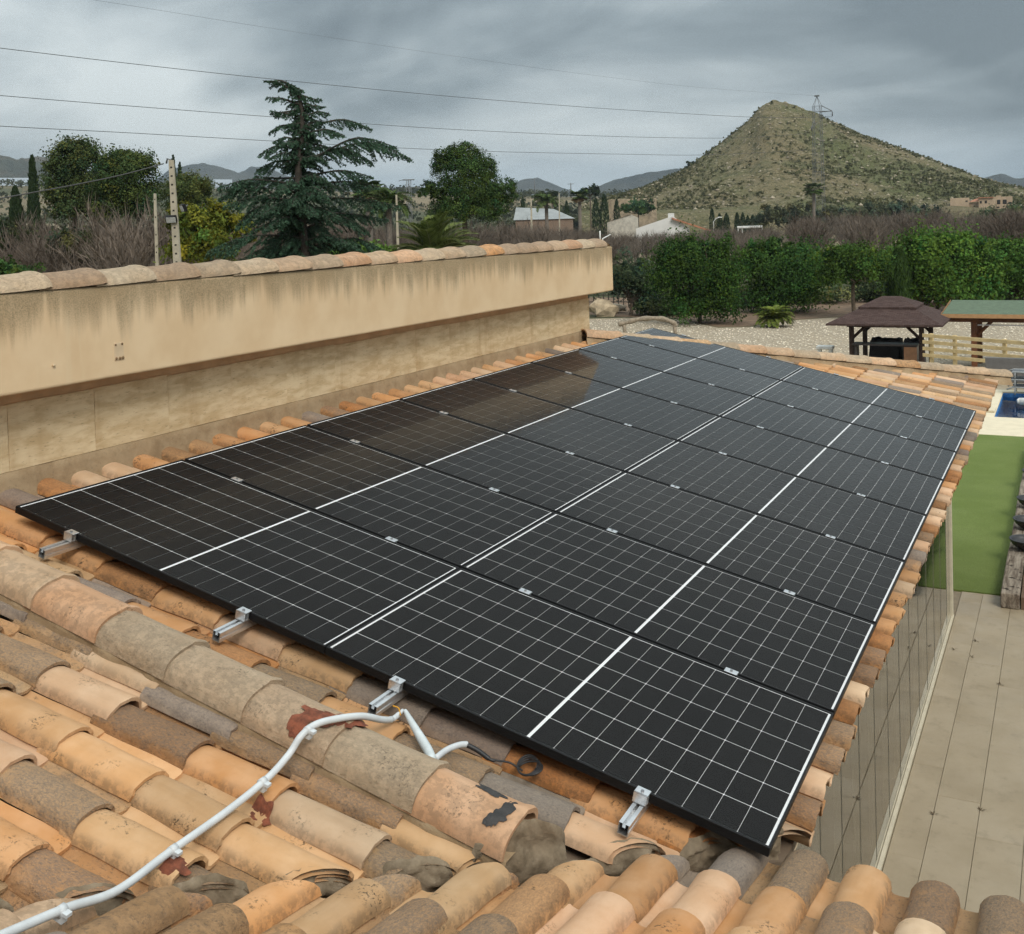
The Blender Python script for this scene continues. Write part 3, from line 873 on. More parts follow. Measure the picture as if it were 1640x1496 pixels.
# ------------------------------------------------------------------ conduit and cables
WHITEP = m_plain('white_pvc', (0.54, 0.57, 0.585), 0.45, var=0.07, scale=14)
GREYP = m_plain('grey_white_hose', (0.56, 0.61, 0.62), 0.5, var=0.1, scale=14)
BLACKC = m_plain('black_cable', (0.015, 0.015, 0.016), 0.5)
SEAL = m_plain('red_sealant', (0.185, 0.055, 0.026), 0.85, var=0.4, scale=30, bump=0.6)
def spline(pts, n=8):
    P = [Vector(p) for p in pts]; out = []
    for i in range(len(P) - 1):
        a = P[max(i-1, 0)]; b_ = P[i]; c = P[i+1]; d = P[min(i+2, len(P)-1)]
        for k in range(n):
            t_ = k / n
            out.append(0.5 * ((2*b_) + (c - a)*t_ + (2*a - 5*b_ + 4*c - d)*t_*t_ + (3*b_ - a - 3*c + d)*t_**3))
    out.append(P[-1]); return out
cpts = [ (2.234, -1.232, -.068), (2.236, -0.98, -.066), (2.234, -0.782, -.052), (2.230, -0.665, -.02), (2.236, -0.615, .03), (2.25, -0.555, .054), (2.285, -0.475, .056), (2.32, -0.36, .03), (2.338, -0.24, -.030), (2.336, -0.15, -.068), (2.334, -0.075, -.066)]
pl = spline([Vector((2.217, -2.20, -0.36)), Vector((2.216, -1.958, -0.413)), Vector((2.211, -1.76, -0.458)), Vector((2.208, -1.639, -0.488)), Vector((2.190, -1.46, -0.548))] + [PA(*q) for q in cpts], 8)
conduit = mobj('cable_conduit', MB().tube(pl[:-9], 0.0125, 10).tube(pl[-9:], [0.0105]*5 + [0.0075]*4, 10).mesh('cable_conduit', WHITEP))
tag(conduit, 'white plastic conduit running up the roof over the cap tiles to the panels', 'conduit')
clip = MB().tube([PA(0, -.012, 0), PA(0, .012, 0)], 0.0155, 10).box((-.016, -.010, -.028), (.016, .010, -.006), M=frame((0, 0, 0), VA, UAX, NA)).box((.012, -.010, -.004), (.030, .010, .006), M=frame((0, 0, 0), VA, UAX, NA))
CLIP_ME = clip.mesh('conduit_clip', WHITEP)
for (v_, u_, n_) in ((2.236, -1.215, -.067), (2.234, -0.80, -.053), (2.243, -0.585, .045)):
    put(mobj('conduit_clip', CLIP_ME), conduit, Matrix.Translation(PA(v_, u_, n_)))
put(mobj('conduit_clip', CLIP_ME), conduit, Matrix.Translation((2.209, -1.665, -0.4815)))
# smears of sealant under the clips
def a_surf(v_, u_):
    if u_ > -0.237: return PAN + prof_h(P0, (u_ + .237) % P0) + 0.018
    return PAN + prof_h(PITCH_N, (u_ + .57) % PITCH_N) + 0.026
def roof_patch(v_c, u_c, rv, ru, seed):
    V = [PA(v_c, u_c, a_surf(v_c, u_c) + .004)]; F = []; n = 28
    for ring in (0.35, 0.7, 1.0):
        for i in range(n):
            a = 2 * math.pi * i / n
            q = ring * (1 + 0.6 * fbm((math.cos(a) * 1.5 + seed, math.sin(a) * 1.5, seed), 3))
            v_ = v_c + rv * q * math.cos(a); u_ = u_c + ru * q * math.sin(a)
            V.append(PA(v_, u_, a_surf(v_, u_) + (0.003 if ring < 1 else -0.004)))
    for i in range(n):
        j = (i + 1) % n; F.append((0, 1 + i, 1 + j))
        for r_ in range(2): F.append((1 + r_*n + i, 1 + (r_+1)*n + i, 1 + (r_+1)*n + j, 1 + r_*n + j))
    put(mobj('sealant_smear', MB().add(V, F, True).mesh('sealant_smear', SEAL)), main_roof)
for q in ((2.262, -1.235, .050, .034, 5.1), (2.262, -0.82, .040, .030, 9.4)): roof_patch(*q)
cap_patch('sealant_smear', SEAL, [(2.16, -0.07, 0.035, 0.05, 1.3), (2.20, -0.02, 0.065, 0.03, 4.4), (2.27, 0.02, 0.06, 0.035, 6.4), (2.31, 0.06, 0.05, 0.045, 7.7)], main_roof)
# hose loop from the rail down under the cap tile
hp = spline([PA(2.345, -0.078, -.060), PA(2.389, -0.109, -.066), PA(2.492, -0.193, -.062), PA(2.571, -0.265, -.052), PA(2.602, -0.308, -.044), PA(2.602, -0.347, -.040), PA(2.574, -0.366, -.036), PA(2.536, -0.378, -.034)], 8)
nh = len(hp)
o = mobj('cable_hose', MB().tube(hp, [0.007 + 0.011 * min(1, i / (nh * .3)) for i in range(nh)], 10).mesh('cable_hose', GREYP))
tag(o, 'thick grey-white hose looping from the rail end down to the cap tiles', 'hose')
wire = MB().tube(spline([PA(2.300, -0.10, -.05), PA(2.318, -0.085, -.058), PA(2.335, -0.10, -.062), PA(2.35, -0.118, -.060)], 5), 0.003, 6)
tag(wire.build('earth_wire', m_plain('yellow_wire', (0.55, 0.27, 0.02), 0.5)), 'short yellow wire joining the rail end to the white hose', 'wire')
sp_ = spline([PA(2.606, -0.276, -.052), PA(2.603, -0.19, -.062), PA(2.618, -0.121, -.068), PA(2.634, -0.086, -.074)], 8)
sleeve = tag(MB().tube(sp_, 0.0115, 10).build('cable_sleeve', WHITEP), 'short white sleeve on the black cable below the panels', 'cable sleeve')
cb = MB().tube(spline([PA(2.632, -0.090, -.073), PA(2.68, -0.080, -.082), PA(2.735, -0.078, -.095), PA(2.752, -0.070, -.096)], 6), [0.0095]*12 + [0.006]*7, 8)
cb.tube(spline([PA(2.75, -0.07, -.096), PA(2.80, -0.05, -.092), PA(2.835, -0.045, -.098), PA(2.86, -0.05, -.10)], 6), 0.0035, 6)
for q in range(4):
    c0 = PA(2.865 + q * .006, -0.02 - .004 * q, -.088)
    ring = []
    for i in range(25):
        a = 2 * math.pi * i / 24
        ring.append(c0 + VA * (0.036 + .003*q) * math.cos(a + q) + UAX * (0.040 - .002 * q) * math.sin(a + q) + NA * (0.018 * math.sin(a * (1) + q * 1.3)))
    cb.tube(ring, 0.0035, 6)
tag(cb.build('coiled_cable', BLACKC), 'black cable ending in a small coil under the panel edge', 'cable')

# ------------------------------------------------------------------ aerial stub on the parapet end
an = MB().tube([(-0.36, 8.47, 1.06), (-0.36, 8.468, 1.215)], 0.009, 6).tube([(-0.36, 8.56, 1.05), (-0.36, 8.545, 1.12), (-0.36, 8.80, 1.165)], 0.007, 6)
an.box((-0.375, 8.46, 1.05), (-0.345, 8.57, 1.066))
tag(an.build('aerial_stub', m_plain('white_metal', (0.7, 0.7, 0.66), 0.4)), 'small white metal aerial stub at the end of the parapet coping', 'aerial')
# ------------------------------------------------------------------ ground
FW = np.array([-0.4525, 0.8918]); RT = np.array([0.8918, 0.4525])
def px_of(p):
    c = RW @ (np.asarray(p, float) - CAM); return PPX + FOC * c[0] / c[2], PPY + FOC * c[1] / c[2]
def on_plane(px, py, z):
    v = RW.T @ np.array([(px - PPX) / FOC, (py - PPY) / FOC, 1.0]); return CAM + v * ((z - CAM[2]) / v[2])
def sstep(a, b, x): 
    t_ = np.clip((x - a) / (b - a), 0, 1); return t_ * t_ * (3 - 2 * t_)
EL = ([-3000, 0, 400, 900, 1200, 1640, 4000], [0.050, 0.046, 0.040, 0.026, 0.022, 0.020, 0.020])
def polar(x, y):
    dx, dy = x - CAM[0], y - CAM[1]
    r_ = np.hypot(dx, dy); f_ = dx * FW[0] + dy * FW[1]; l_ = dx * RT[0] + dy * RT[1]
    return r_, PPX + FOC * l_ / np.maximum(f_, 1e-3 + 0.25 * np.abs(l_)), f_
def ground_z(x, y):
    x = np.asarray(x, float); y = np.asarray(y, float)
    r_, p_, f_ = polar(x, y)
    e_ = np.interp(p_, *EL)
    return GZ + sstep(120, 700, r_) * (5.49 + e_ * r_)

def m_ground():
    t = NT('dry_ground'); v = t.coord('Object')
    c = t.mix(t.rng(t.noise(v, 0.05, 6, 0.6), 0.35, 0.65), (0.135, 0.105, 0.065), (0.085, 0.088, 0.045))
    c = t.mix(t.rng(t.noise(v, 0.6, 5, 0.7), 0.45, 0.7), c, (0.19, 0.15, 0.095))
    f = t.vor(v, 0.011); fc = t.n('ShaderNodeSeparateColor', {0: f.outputs[1]})
    c = t.mix(t.rng(fc.outputs[0], 0.70, 0.78, 0, 0.6), c, (0.25, 0.20, 0.13))
    c = t.mix(t.rng(fc.outputs[1], 0.45, 0.6, 0, 0.75), c, (0.055, 0.068, 0.034))
    return t.bsdf(c, 0.95, t.bump(t.noise(v, 4, 6), 0.6, 0.05), spec=0.15)
rr = np.concatenate([[0.01], np.geomspace(6, 3400, 90)]); aa = np.linspace(0, 2 * np.pi, 181)[:-1]
Rg, Ag = np.meshgrid(rr, aa, indexing='ij')
Xg = CAM[0] + Rg * np.cos(Ag); Yg = CAM[1] + Rg * np.sin(Ag); Zg = ground_z(Xg, Yg)
nr, na = Rg.shape
i_, j_ = np.meshgrid(np.arange(nr - 1), np.arange(na), indexing='ij'); j2 = (j_ + 1) % na
F = np.stack([i_*na+j_, (i_+1)*na+j_, (i_+1)*na+j2, i_*na+j2], -1).reshape(-1, 4)
tag(mobj('ground', np_mesh('ground', np.stack([Xg, Yg, Zg], -1).reshape(-1, 3), F, m_ground(), smooth=True)), kind='structure')

# gravel garden
def m_gravel():
    t = NT('white_gravel'); v = t.coord('Object')
    a = t.vor(v, 13.0); cs = t.n('ShaderNodeSeparateColor', {0: a.outputs[1]})
    c = t.mix(cs.outputs[0], (0.40, 0.33, 0.23), (0.80, 0.71, 0.56))
    c = t.mix(t.rng(a.outputs[0], 0.030, 0.060, 0, 0.6), c, (0.16, 0.125, 0.085))
    c = t.mix(t.rng(t.noise(v, 0.35, 5), 0.45, 0.70, 0, 0.22), c, (0.40, 0.32, 0.22))
    return t.bsdf(c, 0.9, t.bump(a.outputs[0], 0.8, 0.03), spec=0.2)
GRAV = m_gravel()
far = [(930, 511), (1000, 509), (1090, 512), (1150, 525), (1200, 524), (1260, 514), (1330, 509), (1420, 506), (1520, 505), (1640, 503), (1760, 502)]
fp = [on_plane(a, b_, GZ + 0.01) for a, b_ in far]
npol = [(p[0] + 4, 30.0, GZ + 0.012) for p in (fp[-1],)] + [(-26.0, 30.0, GZ + 0.012)]
V = [(p[0], p[1], GZ + 0.012) for p in fp] + npol
tag(mobj('gravel', MB().add(V, [tuple(range(len(V) - 1, -1, -1))]).mesh('gravel', GRAV)), 'pale gravel spread over the garden floor', 'gravel', kind='stuff')
# loose stones proud of the sheet, thickest where the gravel is nearest
rg = np.random.default_rng(5)
n = 9000
gx = rg.uniform(-20, 5, n); gy = rg.uniform(34, 56, n)
pv = np.array([px_of((a, b_, GZ)) for a, b_ in zip(gx, gy)])
lim = np.interp(pv[:, 0], [a for a, _ in far], [b_ for _, b_ in far])
ok = (pv[:, 1] > lim + 2) & (pv[:, 0] > 930)
gx, gy = gx[ok], gy[ok]; n = len(gx)
oct_v = np.array([(1, 0, 0), (0, 1, 0), (-1, 0, 0), (0, -1, 0), (0, 0, .7), (0, 0, -.5)])
oct_f = np.array([(0, 1, 4), (1, 2, 4), (2, 3, 4), (3, 0, 4), (1, 0, 5), (2, 1, 5), (3, 2, 5), (0, 3, 5)])
sz = rg.uniform(0.022, 0.055, n)
V = (oct_v[None] * (sz[:, None, None] * rg.uniform(.7, 1.3, (n, 6, 1))) + np.stack([gx, gy, np.full(n, GZ + 0.03)], -1)[:, None]).reshape(-1, 3)
F = (oct_f[None] + 6 * np.arange(n)[:, None, None]).reshape(-1, 3)
tn = rg.uniform(0.45, 1.0, n)[:, None] * np.array([[0.80, 0.72, 0.58]])
def m_attr(name, rough=0.8, trans=0.0, spec=0.3, gain=1.0):
    t = NT(name); a = t.n('ShaderNodeAttribute', attribute_name='Col').outputs[0]
    if not trans: return t.bsdf(a, rough, spec=spec)
    p = t.n('ShaderNodeBsdfPrincipled', {'Base Color': a, 'Roughness': rough, 'Specular IOR Level': spec})
    tl = t.n('ShaderNodeBsdfTranslucent', {'Color': a})
    mx_ = t.n('ShaderNodeMixShader', {0: trans, 1: p.outputs[0], 2: tl.outputs[0]})
    t.t.links.new(mx_.outputs[0], t.out.inputs[0]); return t.m
STONES = m_attr('loose_stone')
tag(mobj('loose_gravel', np_mesh('loose_gravel', V, F, STONES, np.repeat(tn, 8, axis=0))), 'loose pale stones lying over the gravel', 'gravel', kind='stuff')

# terrace with its paving slabs
def m_paving():
    t = NT('paving'); v = t.coord('Object', rand=True)
    c = t.mix(t.rng(t.noise(v, 1.4, 6, 0.6), 0.3, 0.7), (0.285, 0.230, 0.152), (0.345, 0.285, 0.198))
    c = t.mix(t.rng(t.noise(v, 7, 6, 0.7), 0.52, 0.72, 0, 0.42), c, (0.20, 0.16, 0.105))
    c = t.mix(t.rng(t.noise(v, 2.2, 3), 0.55, 0.8, 0, 0.4), c, (0.37, 0.31, 0.225))
    return t.bsdf(c, t.rng(t.noise(v, 3), 0.3, 0.7, 0.45, 0.7), t.bump(t.noise(v, 60, 4), 0.15, 0.003), spec=0.4)
PAVE = m_paving()
GROUT = m_plain('grout', (0.23, 0.185, 0.125), 0.95)
patio = mobj('patio', MB().box((-0.45, 0.0, GZ - .2), (13, 22.0, ZG - 0.012)).box((-0.45, 28.6, GZ - .2), (13, 33.5, ZG - 0.012)).box((-0.45, 22.0, GZ - .2), (2.70, 28.6, ZG - 0.012)).mesh('patio', GROUT))
tag(patio, kind='structure')
prnd = random.Random(3)
xs = [3.33, 3.58, 3.91, 4.245, 4.58, 4.91, 5.24]
offs = [6.36, 5.87, 5.34, 5.9, 5.3, 6.1]
for a in range(len(xs) - 1):
    y_ = offs[a] - 1.51 * 3
    while y_ < 11.24:
        y1 = min(y_ + 1.51, 11.245)
        b = MB().box((0, 0, -0.02), (xs[a+1] - xs[a] - 0.004, y1 - y_ - 0.004, 0), bev=0.002)
        if y1 > 1.5: put(mobj('paving_slab', b.mesh('paving_slab', PAVE)), patio, Matrix.Translation((xs[a] + .002, y_ + .002, ZG + prnd.uniform(-.001, .001))))
        y_ = y1
# floor indoors
put(mobj('indoor_floor', MB().box((-0.44, 0.05, ZG - .03), (3.23, 10.2, ZG - 0.002)).mesh('indoor_floor', PAVE)), patio)
put(mobj('far_paving', MB().box((-0.44, 28.75, ZG - .03), (13, 33.5, ZG - 0.002)).mesh('far_paving', PAVE)), patio)
# debris on the paving
DEB = m_plain('dry_leaf', (0.09, 0.06, 0.03), 0.9)
for (x_, y_) in ((3.62, 9.55), (3.60, 9.05), (3.93, 8.4), (3.92, 5.75), (3.59, 5.55), (3.42, 9.2)):
    b = MB()
    for q in range(7):
        a = prnd.uniform(0, 6.28); l_ = prnd.uniform(.02, .05)
        b.add([(0, 0, 0), (l_*math.cos(a), l_*math.sin(a), .012), (l_*.6*math.cos(a+.5), l_*.6*math.sin(a+.5), .004)], [(0, 1, 2)])
    put(mobj('leaf_litter', b.mesh('leaf_litter', DEB)), patio, Matrix.Translation((x_, y_, ZG + .003)))

# artificial turf
def m_turf():
    t = NT('artificial_turf'); v = t.coord('Object')
    c = t.mix(t.rng(t.noise(v, 1.2, 5), 0.35, 0.65), (0.160, 0.215, 0.052), (0.205, 0.262, 0.076))
    c = t.mix(t.rng(t.noise(v, 130, 3, 0.7), 0.4, 0.65), c, (0.115, 0.155, 0.038))
    c = t.mix(t.rng(t.noise(v, 0.5, 4), 0.5, 0.7, 0, 0.4), c, (0.15, 0.19, 0.07))
    return t.bsdf(c, 0.9, t.bump(t.noise(v, 160, 3, 0.7), 0.8, 0.02), spec=0.2)
tag(mobj('lawn', MB().box((-0.44, 11.255, ZG - .02), (3.80, 22.05, ZG + 0.012)).mesh('lawn', m_turf())), kind='structure')

# pool
COPING = m_plain('pool_coping', (0.66, 0.58, 0.42), 0.8, var=0.06, scale=4)
def m_pooltile():
    t = NT('pool_mosaic'); v = t.coord('Object')
    a = t.vor(v, 14, rnd=0.3); cs = t.n('ShaderNodeSeparateColor', {0: a.outputs[1]})
    return t.bsdf(t.mix(cs.outputs[0], (0.05, 0.20, 0.52), (0.09, 0.33, 0.75)), 0.4)
b = MB().box((2.70, 22.06, GZ - .5), (13, 24.35, ZG + 0.02), bev=.02).box((2.70, 24.352, GZ - .5), (2.96, 28.398, ZG + 0.02), bev=.02).box((2.70, 28.40, GZ - .5), (13, 28.74, ZG + 0.018), bev=.01)
pool = mobj('pool_surround', b.mesh('pool_surround', COPING)); tag(pool, kind='structure')
b = MB().add([(2.962, 24.352, -4.9), (12.9, 24.352, -4.9), (12.9, 28.398, -4.9), (2.962, 28.398, -4.9), (2.962, 24.352, ZG - .02), (12.9, 24.352, ZG - .02), (12.9, 28.398, ZG - .02), (2.962, 28.398, ZG - .02)],
             [(0, 1, 2, 3), (0, 4, 5, 1), (1, 5, 6, 2), (2, 6, 7, 3), (3, 7, 4, 0)])
put(mobj('pool_basin', b.mesh('pool_basin', m_pooltile())), pool)
def m_water():
    t = NT('pool_water'); v = t.coord('Object')
    fr = t.n('ShaderNodeFresnel', {'IOR': 1.33}).outputs[0]
    nm = t.bump(t.noise(v, 3.0, 3), 0.12, 0.05)
    tr = t.n('ShaderNodeBsdfTransparent', {'Color': (0.55, 0.82, 0.95, 1)})
    gl = t.n('ShaderNodeBsdfGlossy', {'Roughness': 0.05, 'Normal': nm})
    mx_ = t.n('ShaderNodeMixShader', {0: fr, 1: tr.outputs[0], 2: gl.outputs[0]}); t.t.links.new(mx_.outputs[0], t.out.inputs[0]); return t.m
tag(mobj('water', MB().add([(2.963, 24.353, -3.62), (12.9, 24.353, -3.62), (12.9, 28.397, -3.62), (2.963, 28.397, -3.62)], [(0, 1, 2, 3)]).mesh('water', m_water())), kind='structure')
WHITE = m_plain('white_paint', (0.74, 0.74, 0.70), 0.5, var=0.05)
o = MB().tube([(3.42, 26.7, -3.46), (5.2, 26.9, -3.46)], 0.09, 10).tube([(3.42, 26.7, -3.46), (3.36, 26.7, -3.46)], [0.09, 0.05], 10).build('pool_float', WHITE)
tag(o, 'long white roll floating on the blue pool', 'pool float')
o = MB().box((2.74, 24.9, ZG + .02), (2.95, 25.5, ZG + 0.09), bev=.02).build('pool_block', COPING); tag(o, 'small cream block on the pool edge beside the roof corner', 'block')
# ------------------------------------------------------------------ plants
LEAF = m_attr('foliage', 0.7, 0.22, 0.12)
NEEDLE = m_attr('needles', 0.75, 0.10, 0.08)
BARK = m_plain('bark', (0.10, 0.075, 0.052), 0.95, var=0.35, scale=10, bump=0.8)
BARKG = m_plain('bark_grey', (0.17, 0.145, 0.12), 0.95, var=0.3, scale=10, bump=0.8)
def m_twig(name, c1, c2):
    t = NT(name); oi = t.n('ShaderNodeObjectInfo').outputs['Random']
    c = t.mix(t.math('ADD', t.math('MULTIPLY', oi, .6), t.math('MULTIPLY', t.noise(t.coord(), 2.0, 3), .5)), c1, c2)
    return t.bsdf(c, .95, spec=.2)
TWIG = m_twig('twig', (0.075, 0.055, 0.042), (0.185, 0.150, 0.120))

def quads(C, Nrm, T, hw, hl):
    """diamond leaves: centre, normal, long axis, half width, half length"""
    B_ = np.cross(Nrm, T); B_ /= np.linalg.norm(B_, axis=1, keepdims=True) + 1e-9
    hw = hw[:, None]; hl = hl[:, None]
    V = np.stack([C - T*hl, C + B_*hw + T*hl*0.1, C + T*hl, C - B_*hw + T*hl*0.1], 1).reshape(-1, 3)
    return V, np.arange(len(V)).reshape(-1, 4)
def unit(a): return a / (np.linalg.norm(a, axis=-1, keepdims=True) + 1e-9)

def crown_arrays(blobs, n, size, g, dark, light, shell=0.45, clump=0.35, per=55, aspect=0.55, updir=0.3, rough=0.0):
    blobs = np.array(blobs, float)
    wgt = (blobs[:, 3]*blobs[:, 4]*blobs[:, 5]) ** (2/3); wgt /= wgt.sum()
    K = max(6, n // per)
    bi = g.choice(len(blobs), K, p=wgt)
    d = unit(g.normal(size=(K, 3))); d[:, 2] = np.where(d[:, 2] < -0.55, -d[:, 2] * 0.4, d[:, 2])
    rad = 1 - shell * g.random(K) ** 1.6 + rough * g.normal(size=K) * 0.12
    cc = blobs[bi, :3] + d * blobs[bi, 3:] * rad[:, None]
    ci = g.integers(0, K, n)
    rs = blobs[bi, 3:].mean(1)
    off = g.normal(size=(n, 3)) * (clump * rs[ci])[:, None] * 0.45
    P = cc[ci] + off
    out = unit(d[ci] + off * 1.2 + np.array([0, 0, updir]))
    Nn = unit(out + g.normal(size=(n, 3)) * 0.7)
    T = unit(np.cross(Nn, g.normal(size=(n, 3))))
    s = size * g.uniform(0.6, 1.4, n)
    V, F = quads(P, Nn, T, s * aspect, s)
    mix_ = np.clip(0.55 * g.random(K)[ci] + 0.35 * g.random(n) + 0.1, 0, 1)[:, None]
    col = np.array(dark)[None] * (1 - mix_) + np.array(light)[None] * mix_
    hue = g.normal(size=K)[ci]; col = col * np.clip(np.stack([1 + .22 * hue, 1 + .06 * hue, 1 - .10 * hue], -1), .5, 1.6) * np.clip(1 + .22 * g.normal(size=K)[ci], .5, 1.6)[:, None]
    return V, F, col

def limbs(mb, base, tips, r0, g, bend=0.15):
    base = np.array(base)
    for t_ in tips:
        t_ = np.array(t_); m_ = (base + t_) / 2 + g.normal(size=3) * np.linalg.norm(t_ - base) * bend * 0.5
        mb.tube(spline([base, m_, t_], 3), [r0 * (1 - 0.8 * q / 6) for q in range(7)], 5)

def leafy(name, label, cat, base, blobs, n, size, seed, dark, light, trunk_r=0.12, mat=None, group=None, nl=5, bark=None, **k):
    g = np.random.default_rng(seed)
    o = empty(name, tuple(base)); tag(o, label, cat, group)
    V, F, col = crown_arrays(blobs, n, size, g, dark, light, **k)
    mobj('crown', np_mesh('crown', V, F, mat or LEAF, col), o)
    mb = MB(); top = np.mean(np.array(blobs)[:, :3], axis=0); zlow = min(b_[2] - b_[5] for b_ in blobs)
    fork = np.array([top[0]*0.4, top[1]*0.4, max(0.3, zlow + 0.25 * (top[2] - zlow))])
    mb.tube(spline([(0, 0, -0.3), fork * 0.5 + g.normal(size=3) * .04, fork], 3), [trunk_r*1.25, trunk_r*1.1, trunk_r, trunk_r, trunk_r*.95, trunk_r*.9, trunk_r*.85], 7)
    tips = [np.array(b_[:3]) + g.normal(size=3) * np.array(b_[3:]) * 0.4 for b_ in (list(blobs) * 3)[:max(nl, len(blobs))]]
    limbs(mb, fork, tips, trunk_r * 0.6, g)
    mobj('trunk', mb.mesh('trunk', bark or BARK), o)
    return o

def base_at(px, py_any, d):
    p = at(px, py_any, d); p[2] = float(ground_z(p[0], p[1])); return p
def zpx(px, py, d): return at(px, py, d)[2]
def blobs_px(base, d, items, drop=0.0):
    """crown lobes given as photo (x, y, half width, half height) at distance d, depth = half width"""
    out = []
    for (x_, y_, w_, h_) in items:
        c = at(x_, y_, d) - base; s = d / FOC * 1.02
        out.append((c[0], c[1], c[2] - drop * s, w_ * s * 0.96, w_ * s * 0.96, h_ * s * 0.94))
    return out

ORDN = ['first', 'second', 'third', 'fourth', 'fifth', 'sixth', 'seventh', 'eighth', 'ninth', 'tenth', 'eleventh', 'twelfth', 'thirteenth', 'fourteenth']
# hedge of shrubs and small trees beyond the gravel
G1, G2 = (0.022, 0.050, 0.012), (0.085, 0.150, 0.034)
shr = [
 ('olive_shrub', 'blue-green clipped shrub beside the end of the parapet', 66, [(1010, 448, 36, 42), (985, 440, 26, 38), (1040, 455, 28, 40)], (0.028, 0.055, 0.028), (0.085, 0.125, 0.065), 15000, .075),
 ('broadleaf_shrub', 'large dense dark green shrub behind the log arch', 60, [(1120, 440, 62, 62), (1080, 430, 42, 50), (1160, 445, 38, 62), (1120, 482, 55, 34), (1100, 405, 45, 28)], (0.014, 0.042, 0.008), (0.056, 0.112, 0.018), 42000, .072),
 ('broadleaf_shrub', 'glossy green shrub behind the cycad', 67, [(1258, 430, 60, 52), (1215, 425, 38, 42), (1300, 438, 36, 46), (1250, 470, 58, 34), (1225, 400, 30, 22), (1280, 402, 26, 20)], (0.016, 0.050, 0.010), (0.066, 0.132, 0.024), 38000, .078),
 ('mulberry_tree', 'small round tree with a bare trunk behind the gazebo roof', 62, [(1368, 420, 50, 30), (1340, 432, 28, 26), (1398, 428, 28, 24), (1365, 402, 36, 16)], (0.022, 0.055, 0.009), (0.078, 0.138, 0.021), 20000, .072),
 ('leafy_tree', 'bright green large leaved tree above the gazebo', 66, [(1500, 415, 66, 44), (1450, 415, 34, 36), (1555, 420, 44, 44), (1510, 455, 80, 34), (1490, 385, 40, 20), (1545, 392, 26, 18)], (0.030, 0.085, 0.012), (0.115, 0.205, 0.032), 40000, .088),
 ('leafy_tree', 'green tree above the green roofed pergola', 68, [(1625, 425, 42, 48), (1600, 440, 36, 40), (1655, 420, 40, 50), (1630, 395, 34, 22)], (0.024, 0.066, 0.010), (0.085, 0.155, 0.025), 24000, .085),
]
for q, (nm, lb, d, it, dk, lt, n, sz) in enumerate(shr):
    lr = np.random.default_rng(600 + q)
    it = it + [(x_ + lr.uniform(-.75, .75) * w_, y_ - lr.uniform(.35, .8) * h_, w_ * lr.uniform(.22, .38), h_ * lr.uniform(.25, .42)) for (x_, y_, w_, h_) in it for _ in range(3)]
    cxp = it[0][0]; bs = base_at(cxp, 480, d)
    leafy(nm, lb, 'tree' if 'tree' in nm else 'shrub', bs, blobs_px(bs, d, it, 7.0), n, sz, 40 + q, dk, lt, 0.11, shell=0.5, clump=0.36, rough=1.3, per=70, group='shrubs and trees beyond the gravel')
# dim understorey below the hedge
under = [(1060, 495, 50, 14, 66), (1200, 492, 60, 16, 72), (1300, 482, 60, 20, 74), (1420, 470, 40, 26, 74), (1480, 482, 60, 22, 72), (1580, 485, 60, 18, 74), (1640, 470, 40, 22, 76), (1400, 452, 34, 24, 80)]
for q, (x_, y_, w_, h_, d) in enumerate(under):
    bs = base_at(x_, 500, d); c = at(x_, y_, d) - bs; s = d / FOC
    pal = [((0.030, 0.045, 0.018), (0.085, 0.115, 0.048)), ((0.045, 0.040, 0.022), (0.13, 0.115, 0.06)), ((0.05, 0.065, 0.022), (0.15, 0.17, 0.07))][q % 3]
    leafy('low_shrub', ['low dull green shrub under the olive shrub', 'low green shrub beside the cycad', 'brownish low shrub left of the gazebo', 'yellowish shrub behind the gazebo ridge', 'low dull green shrub between gazebo and pergola', 'brownish shrub behind the pergola roof', 'pale yellow-green shrub at the right edge above the pergola', 'low dull green shrub behind the round tree'][q], 'shrub', bs, [(c[0], c[1], max(0.5, c[2] * 0.6), w_*s, w_*s*0.7, max(h_*s, c[2] * 0.75))], 4200, .10, 80 + q, *pal, trunk_r=0.05, group='low shrubs under the hedge', shell=.5, rough=1)

def cypress(px, ytop, ybot, w_, d, label, seed, n=2600, dark=(0.014, 0.028, 0.012), light=(0.045, 0.070, 0.028), name='cypress_tree', group='slender cypresses'):
    bs = base_at(px, ybot, d); g = np.random.default_rng(seed)
    H = zpx(px, ytop, d) - bs[2]; rw = w_ * d / FOC
    t_ = g.random(n) ** 0.8; prof = np.sin(np.pi * np.clip(t_ * 0.86 + 0.14, 0, 1)) ** 0.6
    a = g.uniform(0, 2*np.pi, n); rad = rw * prof * (0.75 + 0.3 * g.random(n)) * (1 + 0.12 * np.sin(a * 3 + t_ * 14))
    P = np.stack([rad*np.cos(a), rad*np.sin(a), 0.05*H + t_ * H * 0.95], -1)
    T = unit(np.stack([np.cos(a)*0.3, np.sin(a)*0.3, np.ones(n)], -1) + g.normal(size=(n, 3)) * .15)
    Nn = unit(np.stack([np.cos(a), np.sin(a), 0.2*np.ones(n)], -1) + g.normal(size=(n, 3)) * .5)
    s = (0.05 * H / 8 + 0.10 * rw) * g.uniform(.7, 1.4, n) + 0.04
    V, F = quads(P, Nn, T, s*0.5, s*1.6)
    mixv = g.random(n)[:, None]; col = np.array(dark)*(1-mixv) + np.array(light)*mixv
    o = empty(name, tuple(bs)); tag(o, label, 'tree', group)
    mobj('crown', np_mesh('crown', V, F, NEEDLE, col), o)
    mobj('trunk', MB().tube([(0, 0, -.3), (0, 0, H*0.6)], [rw*0.18+.03, 0.03], 6).mesh('trunk', BARK), o)
    return o
cypress(55, 252, 345, 9, 85, 'tall narrow dark cypress at the far left', 1)
